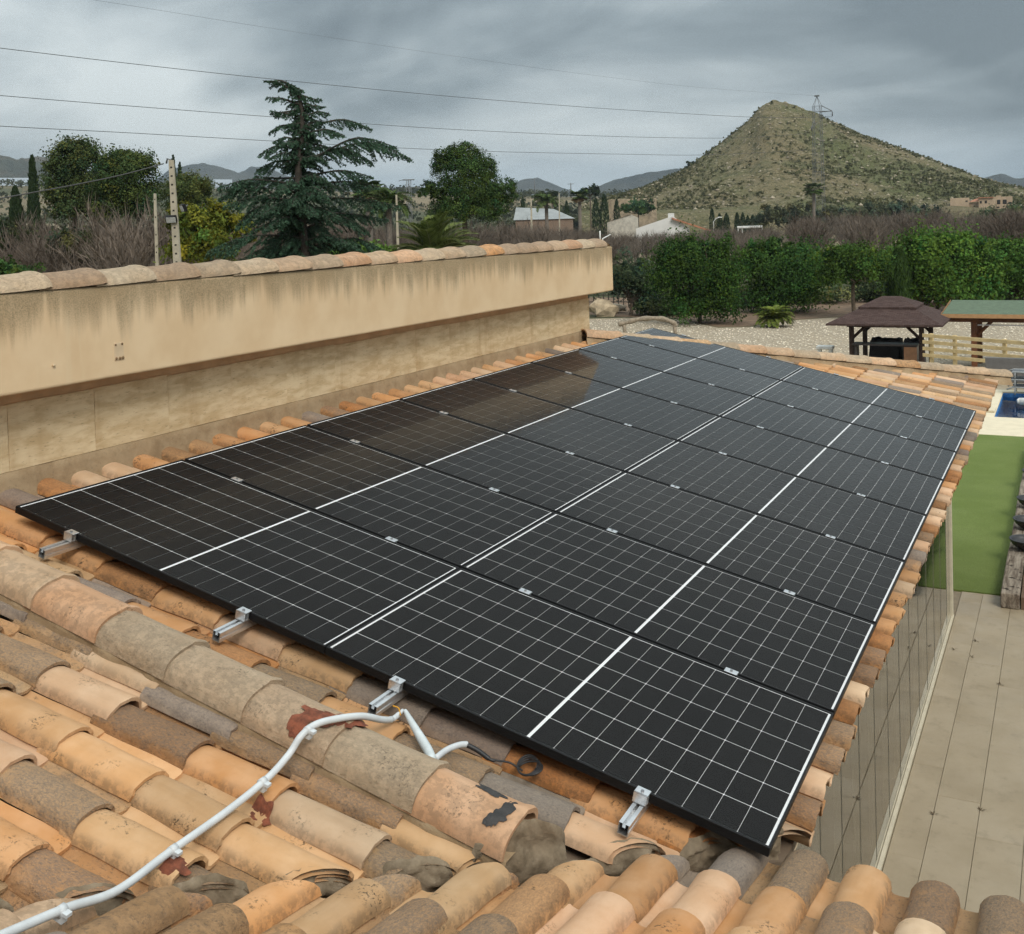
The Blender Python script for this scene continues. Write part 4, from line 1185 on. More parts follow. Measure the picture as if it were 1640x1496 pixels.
cypress(26, 302, 345, 13, 78, 'short dark conifer left of the tall cypress', 2)
cypress(279, 250, 300, 4.5, 150, 'slim cypress tip beside the concrete pole', 3, 1500)
cypress(289, 262, 300, 5, 150, 'shorter cypress tip right of its slim neighbour', 4, 1500)
cypress(1440, 402, 490, 17, 64, 'narrow upright green conifer above the gazebo ridge', 5, 5000, (0.022, 0.048, 0.012), (0.060, 0.105, 0.026))
for q, (x_, yt, w_) in enumerate(((1141, 334, 5), (1153, 343, 6), (1164, 342, 6), (1181, 341, 5), (1190, 341, 5), (1198, 346, 5), (1206, 345, 6), (1213, 346, 6))):
    cypress(x_, yt, 372, w_, 232, ORDN[q] + ' dark cypress from the left in the row beyond the white house', 20 + q, 700, group='cypress row beyond the white house')
for q, (x_, yt, w_) in enumerate(((955, 318, 7), (968, 312, 8), (988, 320, 6), (838, 316, 5), (908, 322, 5))):
    cypress(x_, yt, 352, w_, 245, ['dark conifer standing right of the far fan palm', 'tallest dark conifer right of the far fan palm', 'small dark conifer nearest the left hill foot', 'small dark conifer beside the big pine above the shed', 'slim dark conifer above the right end of the shed'][q], 30 + q, 700, group='conifers in the far gardens')

# pines and round trees
PD, PLt = (0.016, 0.034, 0.010), (0.062, 0.095, 0.026)
def treepx(name, label, d, it, n, sz, seed, dark=PD, light=PLt, tr=0.16, group=None, mat=None, **k):
    bs = base_at(it[0][0], it[0][1], d)
    kw = dict(shell=.5, clump=.34, rough=1.2); kw.update(k)
    return leafy(name, label, 'tree', bs, blobs_px(bs, d, it), n, sz, seed, dark, light, tr, mat or NEEDLE, group, nl=9, **kw)
treepx('stone_pine', 'big dark round-headed pine standing above the bare orchard', 62, [(742, 276, 50, 42), (715, 262, 26, 28), (768, 275, 30, 30), (740, 248, 30, 20), (700, 312, 22, 24), (805, 308, 24, 30), (750, 312, 55, 32), (780, 330, 40, 24), (685, 308, 16, 20), (745, 340, 60, 26)], 60000, .05, 100, (0.014, 0.034, 0.010), (0.066, 0.108, 0.028), clump=.2, rough=.2, shell=.3, per=40)
treepx('aleppo_pine', 'tall loose pine left of the concrete pole, highest of the group', 66, [(118, 262, 34, 36), (100, 290, 28, 30), (140, 250, 22, 26), (115, 238, 22, 16), (88, 268, 16, 20), (135, 300, 36, 30), (95, 316, 26, 18), (120, 335, 40, 24)], 26000, .070, 101, (0.022, 0.040, 0.014), (0.095, 0.120, 0.040), clump=.42)
treepx('aleppo_pine', 'broad rounded pine directly left of the concrete pole', 62, [(205, 280, 46, 36), (180, 268, 26, 26), (225, 268, 28, 24), (200, 312, 48, 28), (170, 300, 24, 26), (200, 252, 24, 14), (195, 338, 46, 22)], 26000, .068, 102, (0.022, 0.040, 0.012), (0.080, 0.110, 0.032))
treepx('aleppo_pine', 'low rounded pine right of the concrete pole', 70, [(300, 300, 36, 22), (325, 305, 16, 14), (285, 312, 26, 20), (310, 318, 30, 16), (300, 332, 36, 16)], 12000, .07, 103, (0.03, 0.048, 0.014), (0.10, 0.125, 0.038))
treepx('yellow_green_tree', 'yellow-green leafy tree right of the concrete pole', 44, [(330, 370, 44, 40), (300, 350, 26, 28), (360, 345, 24, 24), (385, 372, 22, 26), (320, 400, 48, 24)], 12000, .075, 104, (0.055, 0.075, 0.008), (0.21, 0.22, 0.03), mat=LEAF)
treepx('garden_shrub', 'bright green shrub above the parapet below the feather palm', 32, [(590, 408, 40, 16), (555, 405, 26, 14), (622, 412, 24, 10)], 5000, .055, 105, (0.04, 0.09, 0.012), (0.14, 0.23, 0.04), 0.05, mat=LEAF)
treepx('garden_shrub', 'dark green flowering shrub at the far left above the coping', 34, [(18, 440, 34, 16), (-20, 435, 30, 20)], 3500, .05, 106, (0.02, 0.055, 0.012), (0.07, 0.13, 0.03), 0.05, mat=LEAF)
treepx('garden_shrub', 'dark evergreen shrub among bare trees at the left edge', 58, [(20, 385, 30, 26), (-10, 372, 26, 30)], 5000, .075, 107, (0.02, 0.034, 0.014), (0.06, 0.08, 0.03), mat=LEAF)
treepx('garden_shrub', 'dull green shrub behind the leaning concrete pole', 50, [(120, 395, 34, 26), (150, 410, 26, 20)], 4500, .075, 108, (0.028, 0.04, 0.014), (0.075, 0.09, 0.035), mat=LEAF)
treepx('round_tree', 'round dark green tree in front of the hill foot', 240, [(1022, 332, 22, 13), (1008, 336, 14, 9), (1036, 336, 14, 9)], 2600, .28, 109, (0.02, 0.05, 0.018), (0.07, 0.12, 0.04), mat=LEAF)
treepx('round_tree', 'dark tree clump on the skyline left of the hill', 260, [(945, 305, 14, 8), (937, 309, 10, 7), (953, 309, 10, 7)], 1800, .28, 110, (0.014, 0.026, 0.012), (0.04, 0.06, 0.025))
treepx('round_tree', 'small dark tree on the left skyline of the hill', 405, [(1107, 264, 8, 6), (1102, 268, 6, 4)], 900, .3, 111, (0.012, 0.022, 0.010), (0.03, 0.045, 0.02))
treepx('round_tree', 'dark green tree below the ruined building at the right edge', 190, [(1600, 352, 38, 16), (1630, 345, 26, 18), (1565, 358, 24, 10)], 4200, .24, 112, (0.03, 0.055, 0.022), (0.085, 0.125, 0.05), mat=LEAF)
treepx('round_tree', 'grey-green tree on the plain left of the big pine', 250, [(884, 312, 9, 7)], 700, .3, 113, (0.02, 0.03, 0.015), (0.05, 0.07, 0.03))
treepx('round_tree', 'grey-green tree on the plain beside the long shed', 255, [(866, 314, 8, 6)], 700, .3, 114, (0.02, 0.03, 0.015), (0.05, 0.07, 0.03))
# dusty trees along the foot of the hill
frnd = np.random.default_rng(77)
foot = [(1232, 338), (1262, 342), (1290, 334), (1328, 336), (1352, 330), (1375, 336), (1400, 331), (1428, 338), (1455, 330), (1482, 340), (1500, 347), (1345, 348), (1300, 350), (1415, 350)]
proto = None; rank = {p_: i for i, p_ in enumerate(sorted(foot))}
for q, (x_, y_) in enumerate(foot):
    d = 225 + 9 * (q % 5)
    bs = base_at(x_, y_, d); H = zpx(x_, y_ - 12, d) - bs[2]
    if q % 3 == 0:
        o = leafy('foot_tree', 'dusty grey-green tree along the foot of the hill', 'tree', bs, [(0, 0, H*0.68, 2.6, 2.6, H*0.3), (1.4, .5, H*0.55, 2, 2, H*0.3), (-1.5, -.4, H*0.5, 2, 2, H*.3)], 1600, .3, 200 + q, (0.035, 0.045, 0.022), (0.10, 0.115, 0.06), .15, group='dusty trees at the hill foot')
        proto = o
    else:
        o = proto.copy(); COL.objects.link(o); o.location = tuple(bs); o.rotation_euler = (0, 0, q * 1.3); o.scale = (1, 1, 0.9 + 0.05 * (q % 4))
        for ch in proto.children:
            c = ch.copy(); COL.objects.link(c); c.parent = o
    o['label'] = ORDN[rank[(x_, y_)]] + ' dusty tree from the left along the hill foot'

# ---- the big cedar
def cedar():
    d = 26.0; bs = base_at(488, 400, d); g = np.random.default_rng(9)
    o = empty('cedar_tree', tuple(bs)); tag(o, 'large blue-green cedar with tiered drooping branches behind the parapet', 'tree')
    S = d / FOC
    right = np.array([RT[0], RT[1], 0]); deep = np.array([FW[0], FW[1], 0])
    def loc(px, py, dep=0.0): return at(px, py, d) - bs + deep * dep
    tr = [loc(494, 600), loc(492, 440), loc(480, 330), (loc(478, 270)), loc(484, 215), loc(482, 170), loc(474, 145), loc(452, 130), loc(430, 131)]
    mb = MB(); pts = spline(tr, 5); m_ = len(pts)
    mb.tube(pts, [0.13 * (1 - q / m_) ** 1.25 + 0.008 for q in range(m_)], 7)
    P = []; T = []; Nn = []; SZ = []
    def spray(pl, w_, dens, droop):
        """flat branch: axis pl, side twigs half length w_"""
        pl = [np.array(q) for q in pl]; pts_ = [np.array(q) for q in spline(pl, 7)]; k_ = len(pts_)
        L = sum(np.linalg.norm(pts_[i+1] - pts_[i]) for i in range(k_-1))
        mb.tube(pts_, [max(0.006, 0.030 * (1 - q / k_)) for q in range(k_)], 4, cap=False)
        nt_ = int(L / 0.055) + 4
        for q in range(nt_):
            f = (q + 0.5) / nt_; i0 = min(int(f * (k_-1)), k_-2); c0 = pts_[i0] + (pts_[i0+1]-pts_[i0]) * (f*(k_-1)-i0)
            ax = unit(pts_[i0+1] - pts_[i0]); side = unit(np.cross(ax, (0, 0, 1)))
            s_ = 1 if q % 2 else -1
            tl = w_ * (0.35 + 0.75 * math.sin(math.pi * min(1, f * 0.85 + 0.12))) * g.uniform(.6, 1.15) * (1.15 - 0.75 * f)
            dirv = unit(ax * g.uniform(.7, 1.2) + side * s_ * g.uniform(.5, 1.1) + np.array([0, 0, -droop * g.uniform(.3, 1.3)]))
            e_ = c0 + dirv * tl + np.array([0, 0, -droop * tl * 0.35])
            mb.tube([c0, (c0+e_)/2 + np.array([0, 0, .02]), e_], [0.006, 0.004, 0.002], 3, cap=False)
            nn = max(3, int(tl * dens))
            for z_ in range(nn):
                h = (z_ + g.random()) / nn
                p = c0 * (1-h) + e_ * h + g.normal(size=3) * 0.012
                for _ in range(2):
                    P.append(p); T.append(unit(dirv * 0.5 + g.normal(size=3) * 0.75 + np.array([0, 0, 0.25]))); Nn.append(unit(g.normal(size=3) + np.array([0, 0, .8]))); SZ.append(g.uniform(.028, .05))
    # main limbs read off the photograph: (start height px, end px, rise, spray width)
    L_ = [ (150, 425, 131, -6, .16), (150, 512, 158, 2, .2), (168, 428, 158, -4, .22), (176, 432, 182, 0, .22), (172, 520, 172, -2, .2), (186, 435, 178, 0, .24), (190, 530, 184, -6, .3), (205, 520, 196, -4, .25),
           (205, 428, 212, -8, .3), (206, 592, 205, -14, .42), (215, 560, 222, -8, .34), (226, 440, 228, -6, .3), (228, 540, 240, -2, .3), (240, 420, 250, -10, .4), (246, 520, 236, -4, .3),
           (256, 410, 272, -6, .5), (262, 652, 250, -28, .62), (262, 600, 262, -22, .6), (268, 640, 240, -26, .5), (285, 400, 280, 2, .5), (285, 600, 285, -10, .55), (296, 350, 300, -10, .55), (300, 610, 300, -8, .5), (308, 420, 318, -6, .6),
           (318, 640, 330, -6, .55), (322, 360, 330, -10, .6), (335, 560, 345, -8, .6), (340, 620, 352, -4, .5), (345, 345, 318, -34, .7), (352, 470, 372, -20, .8), (360, 380, 362, -30, .7), (368, 590, 372, -22, .7), (380, 345, 402, -14, .8), (385, 430, 410, -22, .8), (388, 560, 400, -16, .8), (400, 620, 405, -20, .6), (400, 380, 425, -10, .9), (405, 500, 425, -14, .9)]
    for (y0, x1, y1, rise, w_) in L_:
        tt = np.interp(y0, [131, 145, 170, 215, 270, 330, 440], [440, 474, 482, 484, 478, 480, 492])
        dep = g.normal() * 0.25 * abs(x1 - tt) * S
        a = loc(tt, y0); b_ = loc(x1, y1, dep)
        mid_ = (a + b_) / 2; mid_[2] -= rise * S; q_ = a * .25 + b_ * .75; q_[2] -= rise * S * .8
        spray([a, mid_, q_, b_], w_ * 0.9, 66, 0.75)
    for q in range(46):
        y0 = 134 + 130 * (q / 45); tt = np.interp(y0, [131, 145, 170, 215, 270], [446, 474, 482, 484, 478])
        a = loc(tt, y0); sgn = 1 if q % 2 else -1; Lb = g.uniform(.16, .42) * (0.8 + 0.6 * q / 45); an = g.uniform(-1.0, 1.0)
        hv = right * sgn * math.cos(an) + deep * math.sin(an); b_ = a + hv * Lb + np.array([0, 0, -.32 * Lb]); spray([a, (a+b_)/2 + np.array([0, 0, .05]), b_], .15, 70, .6)
    spray([loc(478, 150), loc(468, 139), loc(452, 130), loc(428, 131)], .16, 90, .9)
    # and the ones pointing toward or away from the viewer
    for q in range(50):
        y0 = 190 + 250 * (q / 49) ** 0.75
        tt = np.interp(y0, [131, 145, 170, 215, 270, 330, 440], [440, 474, 482, 484, 478, 480, 492])
        a = loc(tt, y0); Lb = np.interp(y0, [140, 200, 300, 440], [0.2, 0.45, 1.5, 2.2]) * g.uniform(.6, 1.05)
        an = g.uniform(0, 2*np.pi); hv = right * math.cos(an) * 0.75 + deep * math.sin(an)
        b_ = a + hv * Lb + np.array([0, 0, -0.12 * Lb + 0.1]); mid_ = (a+b_)/2 + np.array([0, 0, .13 * Lb])
        spray([a, mid_, b_], 0.22 + 0.3 * Lb / 2, 56, 0.5)
    P, T, Nn, SZ = np.array(P), np.array(T), np.array(Nn), np.array(SZ)
    V, F = quads(P, Nn, T, SZ * 0.34, SZ)
    mixv = np.clip(g.random(len(P)) * .6 + 0.4 * g.random(len(P)), 0, 1)[:, None]
    col = np.array((0.018, 0.050, 0.030)) * (1-mixv) + np.array((0.095, 0.175, 0.108)) * mixv
    mobj('needles', np_mesh('needles', V, F, NEEDLE, col), o)
    mobj('trunk', mb.mesh('trunk', m_plain('cedar_bark', (.045, .038, .030), .95, var=.3)), o)
    print('cedar needles', len(P))
cedar()

# ---- palms
def palm(name, label, base, H, nf, Lf, seed, kind='feather', dark=(0.03, 0.06, 0.012), light=(0.12, 0.17, 0.05), lean=0.0, skirt=False, up=0.5, leafw=0.03, group='palms', trunk_r=.2, spread=1.0):
    g = np.random.default_rng(seed); o = empty(name, tuple(base)); tag(o, label, 'palm', group)
    top = np.array([lean, 0, H])
    mb = MB()
    if H > 0.3: 
        mb.tube(spline([(0, 0, -.3), (lean*.4, 0, H*.5), tuple(top)], 6), trunk_r, 8); mobj('trunk', mb.mesh('trunk', BARKG), o)
    PV = []; PF = []; PC = []
    rb_ = MB(); nv = 0
    for q in range(nf):
        az = 2 * np.pi * (q * 0.618 + g.uniform(-.05, .05)); ele = g.uniform(-0.25, 1.25) if up is None else (up + g.uniform(-.55, .75))
        L = Lf * g.uniform(.8, 1.1); hx = np.array([math.cos(az), math.sin(az), 0])
        pts_ = [top]; p = top.copy(); e_ = ele; steps = 9
        for s_ in range(steps):
            p = p + (hx * math.cos(e_) + np.array([0, 0, math.sin(e_)])) * L / steps
            e_ -= (0.16 + 0.05 * s_ / steps) * spread; pts_.append(p.copy())
        if kind == 'feather':
            rb_.tube(pts_, [0.018 * (1 - i / 12) + .003 for i in range(len(pts_))], 3, cap=False)
            nl = 34
            c_, t_, n_, s_, w__ = [], [], [], [], []
            for i in range(nl * 2):
                f = 0.12 + 0.88 * (i // 2) / nl; k_ = min(int(f * steps), steps - 1); c0 = pts_[k_] + (pts_[k_+1] - pts_[k_]) * (f * steps - k_)
                ax = unit(pts_[k_+1] - pts_[k_]); sd_ = unit(np.cross(ax, (0, 0, 1))) * (1 if i % 2 else -1); upv = np.cross(sd_, ax) * (1 if i % 2 else -1)
                dv = unit(sd_ * 0.8 + ax * 0.75 + upv * 0.35 + np.array([0, 0, -.12])); ll = L * 0.24 * (math.sin(math.pi * min(1, f * .8 + .18)) ** .7) * g.uniform(.85, 1.1)
                c_.append(c0 + dv * ll * .5); t_.append(dv); n_.append(unit(upv + g.normal(size=3) * .2)); s_.append(ll * .5); w__.append(leafw)
            V, F = quads(np.array(c_), np.array(n_), np.array(t_), np.array(w__) * .5, np.array(s_))
        else:
            e2 = pts_[5]; ax = unit(pts_[5] - pts_[0]); rb_.tube(pts_[:6], 0.012, 3, cap=False)
            sd_ = unit(np.cross(ax, (0, 0, 1)) + 1e-6); n0 = np.cross(sd_, ax); nl = 18
            ang = np.linspace(-1.9, 1.9, nl)
            dv = unit(ax[None] * np.cos(ang)[:, None] + sd_[None] * np.sin(ang)[:, None] + np.array([[0, 0, -.18]])); ll = L * 0.42 * (0.75 + .25 * np.cos(ang)); 
            V, F = quads(e2 + dv * ll[:, None] * .5, np.repeat(n0[None], nl, 0) + g.normal(size=(nl, 3)) * .25, dv, np.full(nl, leafw), ll * .5)
        PV.append(V); PF.append(F + nv); nv += len(V)
        mixv = g.random(len(F))[:, None] * .6 + g.random() * .4
        cc = np.array(dark) * (1 - mixv) + np.array(light) * mixv
        if skirt and ele < up - 0.25: cc = np.array((0.12, 0.085, 0.045)) * (1-mixv) + np.array((0.28, 0.20, 0.11)) * mixv
        PC.append(cc)
    mobj('fronds', np_mesh('fronds', np.concatenate(PV), np.concatenate(PF), LEAF, np.concatenate(PC)), o)
    if kind == 'feather' or True: mobj('frond_ribs', rb_.mesh('frond_ribs', m_rib), o)
    return o
m_rib = m_plain('frond_rib', (0.16, 0.17, 0.06), 0.7)
p = base_at(692, 430, 30); palm('feather_palm', 'feather palm fanning up just behind the parapet coping', p, zpx(692, 415, 30) - p[2], 60, 1.45, 1, up=.85, leafw=.04, spread=.75, trunk_r=.16, dark=(0.035, 0.062, 0.014), light=(0.19, 0.23, 0.07))
p = base_at(590, 300, 78); palm('fan_palm', 'tall fan palm with a brown skirt right of the cedar', p, zpx(590, 302, 78) - p[2], 60, 1.5, 2, 'fan', up=.15, leafw=.09, skirt=True, trunk_r=.22)
p = base_at(622, 330, 70); palm('feather_palm', 'feather palm half hidden right of the skirted fan palm', p, zpx(622, 328, 70) - p[2], 40, 1.9, 3, up=.5, leafw=.07, trunk_r=.2)
p = base_at(875, 330, 175); palm('feather_palm', 'date palm head above the long grey shed', p, zpx(875, 326, 175) - p[2], 40, 3.0, 4, up=.45, leafw=.14, trunk_r=.3)
p = base_at(928, 318, 168); palm('fan_palm', 'fan palm standing above the bare trees left of the hill', p, zpx(928, 314, 168) - p[2], 46, 1.8, 5, 'fan', up=.3, leafw=.16, skirt=True, trunk_r=.28)
p = base_at(1303, 310, 228); palm('fan_palm', 'palm in front of the lattice pylon foot', p, zpx(1303, 302, 228) - p[2], 46, 2.4, 6, 'fan', up=.3, leafw=.2, trunk_r=.3)
p = on_plane(1240, 524, GZ); palm('cycad', 'low spiky cycad on the pale gravel', p, 0.40, 70, 1.08, 7, up=.62, leafw=.055, group='palms', trunk_r=.14, dark=(0.05, 0.085, 0.012), light=(0.26, 0.31, 0.06), spread=.8)

# ---- leafless orchard
def bare_mesh(seed, H=6.3, fine=True):
    r_ = random.Random(seed); mb = MB(); tw = []
    def grow(p, dv, L, rad, lev):
        q = p + dv * L * 0.5 + Vector((r_.gauss(0, .05), r_.gauss(0, .05), 0)) * L; e_ = p + dv * L + Vector((0, 0, .05 * L))
        if lev <= 2: mb.tube([p, q, e_], [rad, rad*.8, rad*.6], 5 if lev == 0 else 4 if lev < 2 else 3, cap=False)
        else: tw.append((p, q, e_, rad))
        if lev >= 4: return
        kids = (5, 5, 6, 5)[lev]
        for k in range(kids):
            f = r_.uniform(.45, 1.0) if lev else r_.uniform(.75, 1.0)
            c = p + (e_ - p) * f
            an = r_.uniform(0, 6.28); tilt = r_.uniform(.3, .75) if lev else r_.uniform(.35, .8)
            side = Vector((math.cos(an), math.sin(an), 0)); nd = (dv * math.cos(tilt) + side * math.sin(tilt) + Vector((0, 0, .22))).normalized()
            grow(c, nd, L * r_.uniform(.52, .8) if lev else H * r_.uniform(.26, .36), rad * .52, lev + 1)
    grow(Vector((0, 0, -.2)), Vector((r_.gauss(0, .04), r_.gauss(0, .04), 1)).normalized(), H * .28, .11, 0)
    V = []; F = []
    for (p, q, e_, rad) in tw:
        w_ = 0.017; s_ = Vector((r_.gauss(0, 1), r_.gauss(0, 1), .2)).normalized() * w_
        n_ = len(V); V += [p - s_, p + s_, q + s_*.7, q - s_*.7, e_]; F += [(n_, n_+1, n_+2, n_+3), (n_+3, n_+2, n_+4)]
    mb.add(V, F)
    zt = max(v_[2] for v_ in mb.v); k_ = H / zt
    mb.v = [(v_[0] * k_ * 1.0, v_[1] * k_ * 1.0, v_[2] * k_) for v_ in mb.v]
    return mb
TWIG2 = m_twig('twig_mauve', (0.082, 0.064, 0.050), (0.172, 0.143, 0.116))
BARE = [bare_mesh(300 + q).mesh('bare_tree', TWIG if q % 2 else TWIG2) for q in range(7)]
print('bare tris', [len(me.polygons) for me in BARE])
ornd = random.Random(21); spots = []
ang = R(12)
for i in range(-60, 60):
    for j in range(-60, 60):
        gx_ = i * 5.2 + ornd.uniform(-.8, .8); gy_ = j * 5.2 + ornd.uniform(-.8, .8)
        x_ = gx_ * math.cos(ang) - gy_ * math.sin(ang) - 30; y_ = gx_ * math.sin(ang) + gy_ * math.cos(ang) + 60
        r_, p_, f_ = polar(np.float64(x_), np.float64(y_))
        if f_ < 5 or p_ < -90 or p_ > 1720: continue
        if p_ < 420 and not (44 < r_ < 120): continue
        if 420 <= p_ < 960 and not (66 < r_ < 140): continue
        if p_ >= 960 and not (84 < r_ < 165): continue
        if 420 < p_ < 560 and r_ < 70: continue
        spots.append((r_, p_, x_, y_))
for (px_, d_) in ((175, 50), (205, 48), (232, 52), (140, 55), (262, 56), (60, 50), (95, 52), (20, 53)):
    q_ = at(px_, 380, d_); spots.append((d_ - 30.0, px_ - 0.5, q_[0], q_[1]))
spots.sort()
print('orchard spots', len(spots))
near_s = spots[:285]; rest_s = spots[285:]
for q, (r_, p_, x_, y_) in enumerate(near_s):
    o = mobj('bare_tree', BARE[q % 7]); o.location = (x_, y_, float(ground_z(x_, y_)))
    o.rotation_euler = (0, 0, ornd.uniform(0, 6.28)); s_ = ornd.uniform(.88, 1.12) * float(np.interp(p_, [0, 420, 600, 900, 980, 1230, 1300, 1700], [1.12, 1.08, 1.0, .92, .72, .76, .95, .95]))
    o.scale = (s_ * 1.05, s_ * 1.05, s_)
    zone = [(90, 'below the tall cypress at the left edge'), (170, 'below the highest pine'), (262, 'left of the concrete pole'), (420, 'behind the yellow-green tree'), (600, 'behind the cedar'), (700, 'left of the big pine'), (830, 'below the big pine'), (930, 'before the grey shed'), (1030, 'before the old white gable'), (1150, 'before the white house'), (1250, 'before the cypress row'), (1350, 'below the pylon'), (1500, 'below the right flank of the hill'), (9999, 'below the ruined farmhouse')]
    zn = [b_ for a_, b_ in zone if p_ < a_][0]; lim = 85 if p_ < 420 else 105 if p_ < 960 else 125
    zr_ = 'in the front rows' if r_ < lim * .82 else 'in the middle rows' if r_ < lim else 'in the back rows'
    tag(o, 'leafless grey-brown orchard tree %s %s' % (zr_, zn), 'bare tree', 'leafless orchard trees %s %s' % (zr_, zn))
# the rest of the orchard, too far to pick apart
far_me = [bare_mesh(400 + q, 6.0) for q in range(2)]
base_arr = [(np.array([tuple(v_) for v_ in mb_.v]), [f for f in mb_.f]) for mb_ in far_me]
extra = [(r_, p_, x_, y_) for (r_, p_, x_, y_) in rest_s]
for i in range(170):
    p_ = ornd.uniform(-60, 1700); r_ = ornd.uniform(165, 250); r_ = r_ if not (800 < p_ < 1240) else ornd.uniform(130, 170); q = at(p_, 360, r_); extra.append((r_, p_, q[0], q[1]))
mb = MB()
for q, (r_, p_, x_, y_) in enumerate(extra[:420]):
    A, Fs = base_arr[q % 2]; a = ornd.uniform(0, 6.28); s_ = ornd.uniform(.8, 1.1) * (.74 if 940 < p_ < 1240 else .92)
    Rm = np.array([[math.cos(a), -math.sin(a), 0], [math.sin(a), math.cos(a), 0], [0, 0, 1]]) * s_
    B_ = A @ Rm.T + np.array([x_, y_, float(ground_z(x_, y_))]); n_ = len(mb.v)
    Fk = [f for k_, f in enumerate(Fs) if k_ % 3 != 1]
    mb.v += [tuple(v_) for v_ in B_]; mb.f += [tuple(i + n_ for i in f) for f in Fk]; mb.sm += [False] * len(Fk); mb.mi += [0] * len(Fk)
# a dark patchwork of far gardens and groves on the plain
g = np.random.default_rng(55); n = 900
pp_ = g.uniform(-80, 1100, n); rr_ = 190 + 900 * g.random(n) ** 1.6; rr_ = np.where((pp_ > 800), np.maximum(rr_, 300), rr_)
K_ = 26; C_ = []; S_ = []
for a_, r_ in zip(pp_, rr_):
    q = base_at(a_, 350, r_); h_ = g.uniform(2.2, 5.5); C_.append(q + np.array([0, 0, h_ * .5])); S_.append(h_)
C_ = np.array(C_); S_ = np.array(S_)
P = np.repeat(C_, K_, 0) + g.normal(size=(n*K_, 3)) * np.repeat(S_, K_)[:, None] * np.array([.42, .42, .24])
Nn = unit(g.normal(size=(n*K_, 3)) + np.array([0, 0, .5])); T = unit(np.cross(Nn, g.normal(size=(n*K_, 3)))); V, F = quads(P, Nn, T, np.repeat(S_, K_) * .16, np.repeat(S_, K_) * .22)
mixv = np.clip(np.repeat(g.random(n), K_) * .7 + g.random(n*K_) * .3, 0, 1)[:, None]
tag(mobj('far_groves', np_mesh('far_groves', V, F, LEAF, np.array((0.022, 0.032, 0.016)) * (1-mixv) + np.array((0.085, 0.092, 0.050)) * mixv)), 'far groves and gardens on the plain seen as one dark mass', 'groves', kind='stuff')
tag(mb.build('far_orchard', TWIG2), 'far rows of leafless orchard trees seen as one brown mass', 'orchard', kind='stuff')
print('far orchard polys', len(mb.f))
# ------------------------------------------------------------------ hill and mountains
from mathutils import noise as _n
def vfbm(X, Y, sc, octv=4, seed=0.0):
    out = np.empty(X.size); xf = X.ravel(); yf = Y.ravel()
    for i in range(X.size): out[i] = _n.fractal(Vector((xf[i]*sc + seed, yf[i]*sc, seed*.7)), 1.0, 2.0, octv, noise_basis='PERLIN_ORIGINAL')
    return out.reshape(X.shape)
HS = [(930, 330), (985, 316), (1030, 301), (1068, 285), (1105, 268), (1140, 243), (1180, 214), (1205, 192), (1220, 172), (1229, 165), (1243, 163), (1264, 166), (1290, 176), (1320, 188), (1345, 198), (1400, 221), (1440, 236), (1480, 252), (1520, 267), (1560, 281), (1600, 292), (1640, 301), (1720, 318), (1820, 335)]
def hz(px, py, r_):   # height at level distance r seen at photo row py (before roll of the view line)
    return np.array([at(a, b_, c)[2] for a, b_, c in zip(px.ravel(), py.ravel(), r_.ravel())]).reshape(px.shape)
RH0, RH1 = 285.0, 430.0
pxs = np.linspace(930, 1820, 330); rsx = np.concatenate([np.linspace(255, 300, 8), np.linspace(303, 446, 96), np.linspace(452, 640, 22)])
PX_, RR_ = np.meshgrid(pxs, rsx, indexing='ij')
dirs = np.array([(at(p, 340, 1.0) - CAM)[:2] for p in pxs])
HX = CAM[0] + dirs[:, 0][:, None] * RR_; HY = CAM[1] + dirs[:, 1][:, None] * RR_
ridge_y = np.interp(pxs, [a for a, _ in HS], [b_ for _, b_ in HS])
Zr = np.array([at(p, yv, RH1)[2] for p, yv in zip(pxs, ridge_y)])
Zf = np.array([at(p, 340 if p < 1500 else 336, RH0 + 20)[2] for p in pxs])
G0 = ground_z(HX, HY)
tt = np.clip((RR_ - RH0) / (RH1 - RH0), 0, 1)
prof = 0.30 * tt + 0.70 * (1 - np.cos(np.pi * tt)) / 2
prof = np.where(RR_ > RH1, np.clip(1 - ((RR_ - RH1) / 210) ** 1.15, -0.3, 1), prof)
H_ = Zf[:, None] + (Zr - Zf)[:, None] * prof
ap = sstep(258, RH0, RR_); H_ = G0 - 1.0 + (H_ - G0 + 1.0) * ap
rel = np.clip((Zr - Zf)[:, None] / 40, 0.05, 1)
H_ = H_ + (vfbm(HX, HY, 0.035, 5, 2.0) * 3.6 * np.sin(np.pi * np.clip(tt, 0, 1)) + vfbm(HX, HY, 0.14, 4, 5.0) * 1.0 * np.clip(tt * 3, 0.15, 1)) * (0.3 + 0.7 * rel)
peak_outcrop = np.interp(pxs, [930, 1190, 1215, 1240, 1265, 1300, 1820], [0, 0, 1.2, 1.1, 1.0, 0, 0])[:, None] * np.exp(-((RR_ - RH1) / 7) ** 2)  # height mask: raises a rough rocky outcrop along the peak
H_ += peak_outcrop * np.abs(vfbm(HX, HY, 0.3, 3, 9.0))
ni, nj = H_.shape
i_, j_ = np.meshgrid(np.arange(ni - 1), np.arange(nj - 1), indexing='ij')
F = np.stack([i_*nj+j_, (i_+1)*nj+j_, (i_+1)*nj+j_+1, i_*nj+j_+1], -1).reshape(-1, 4)
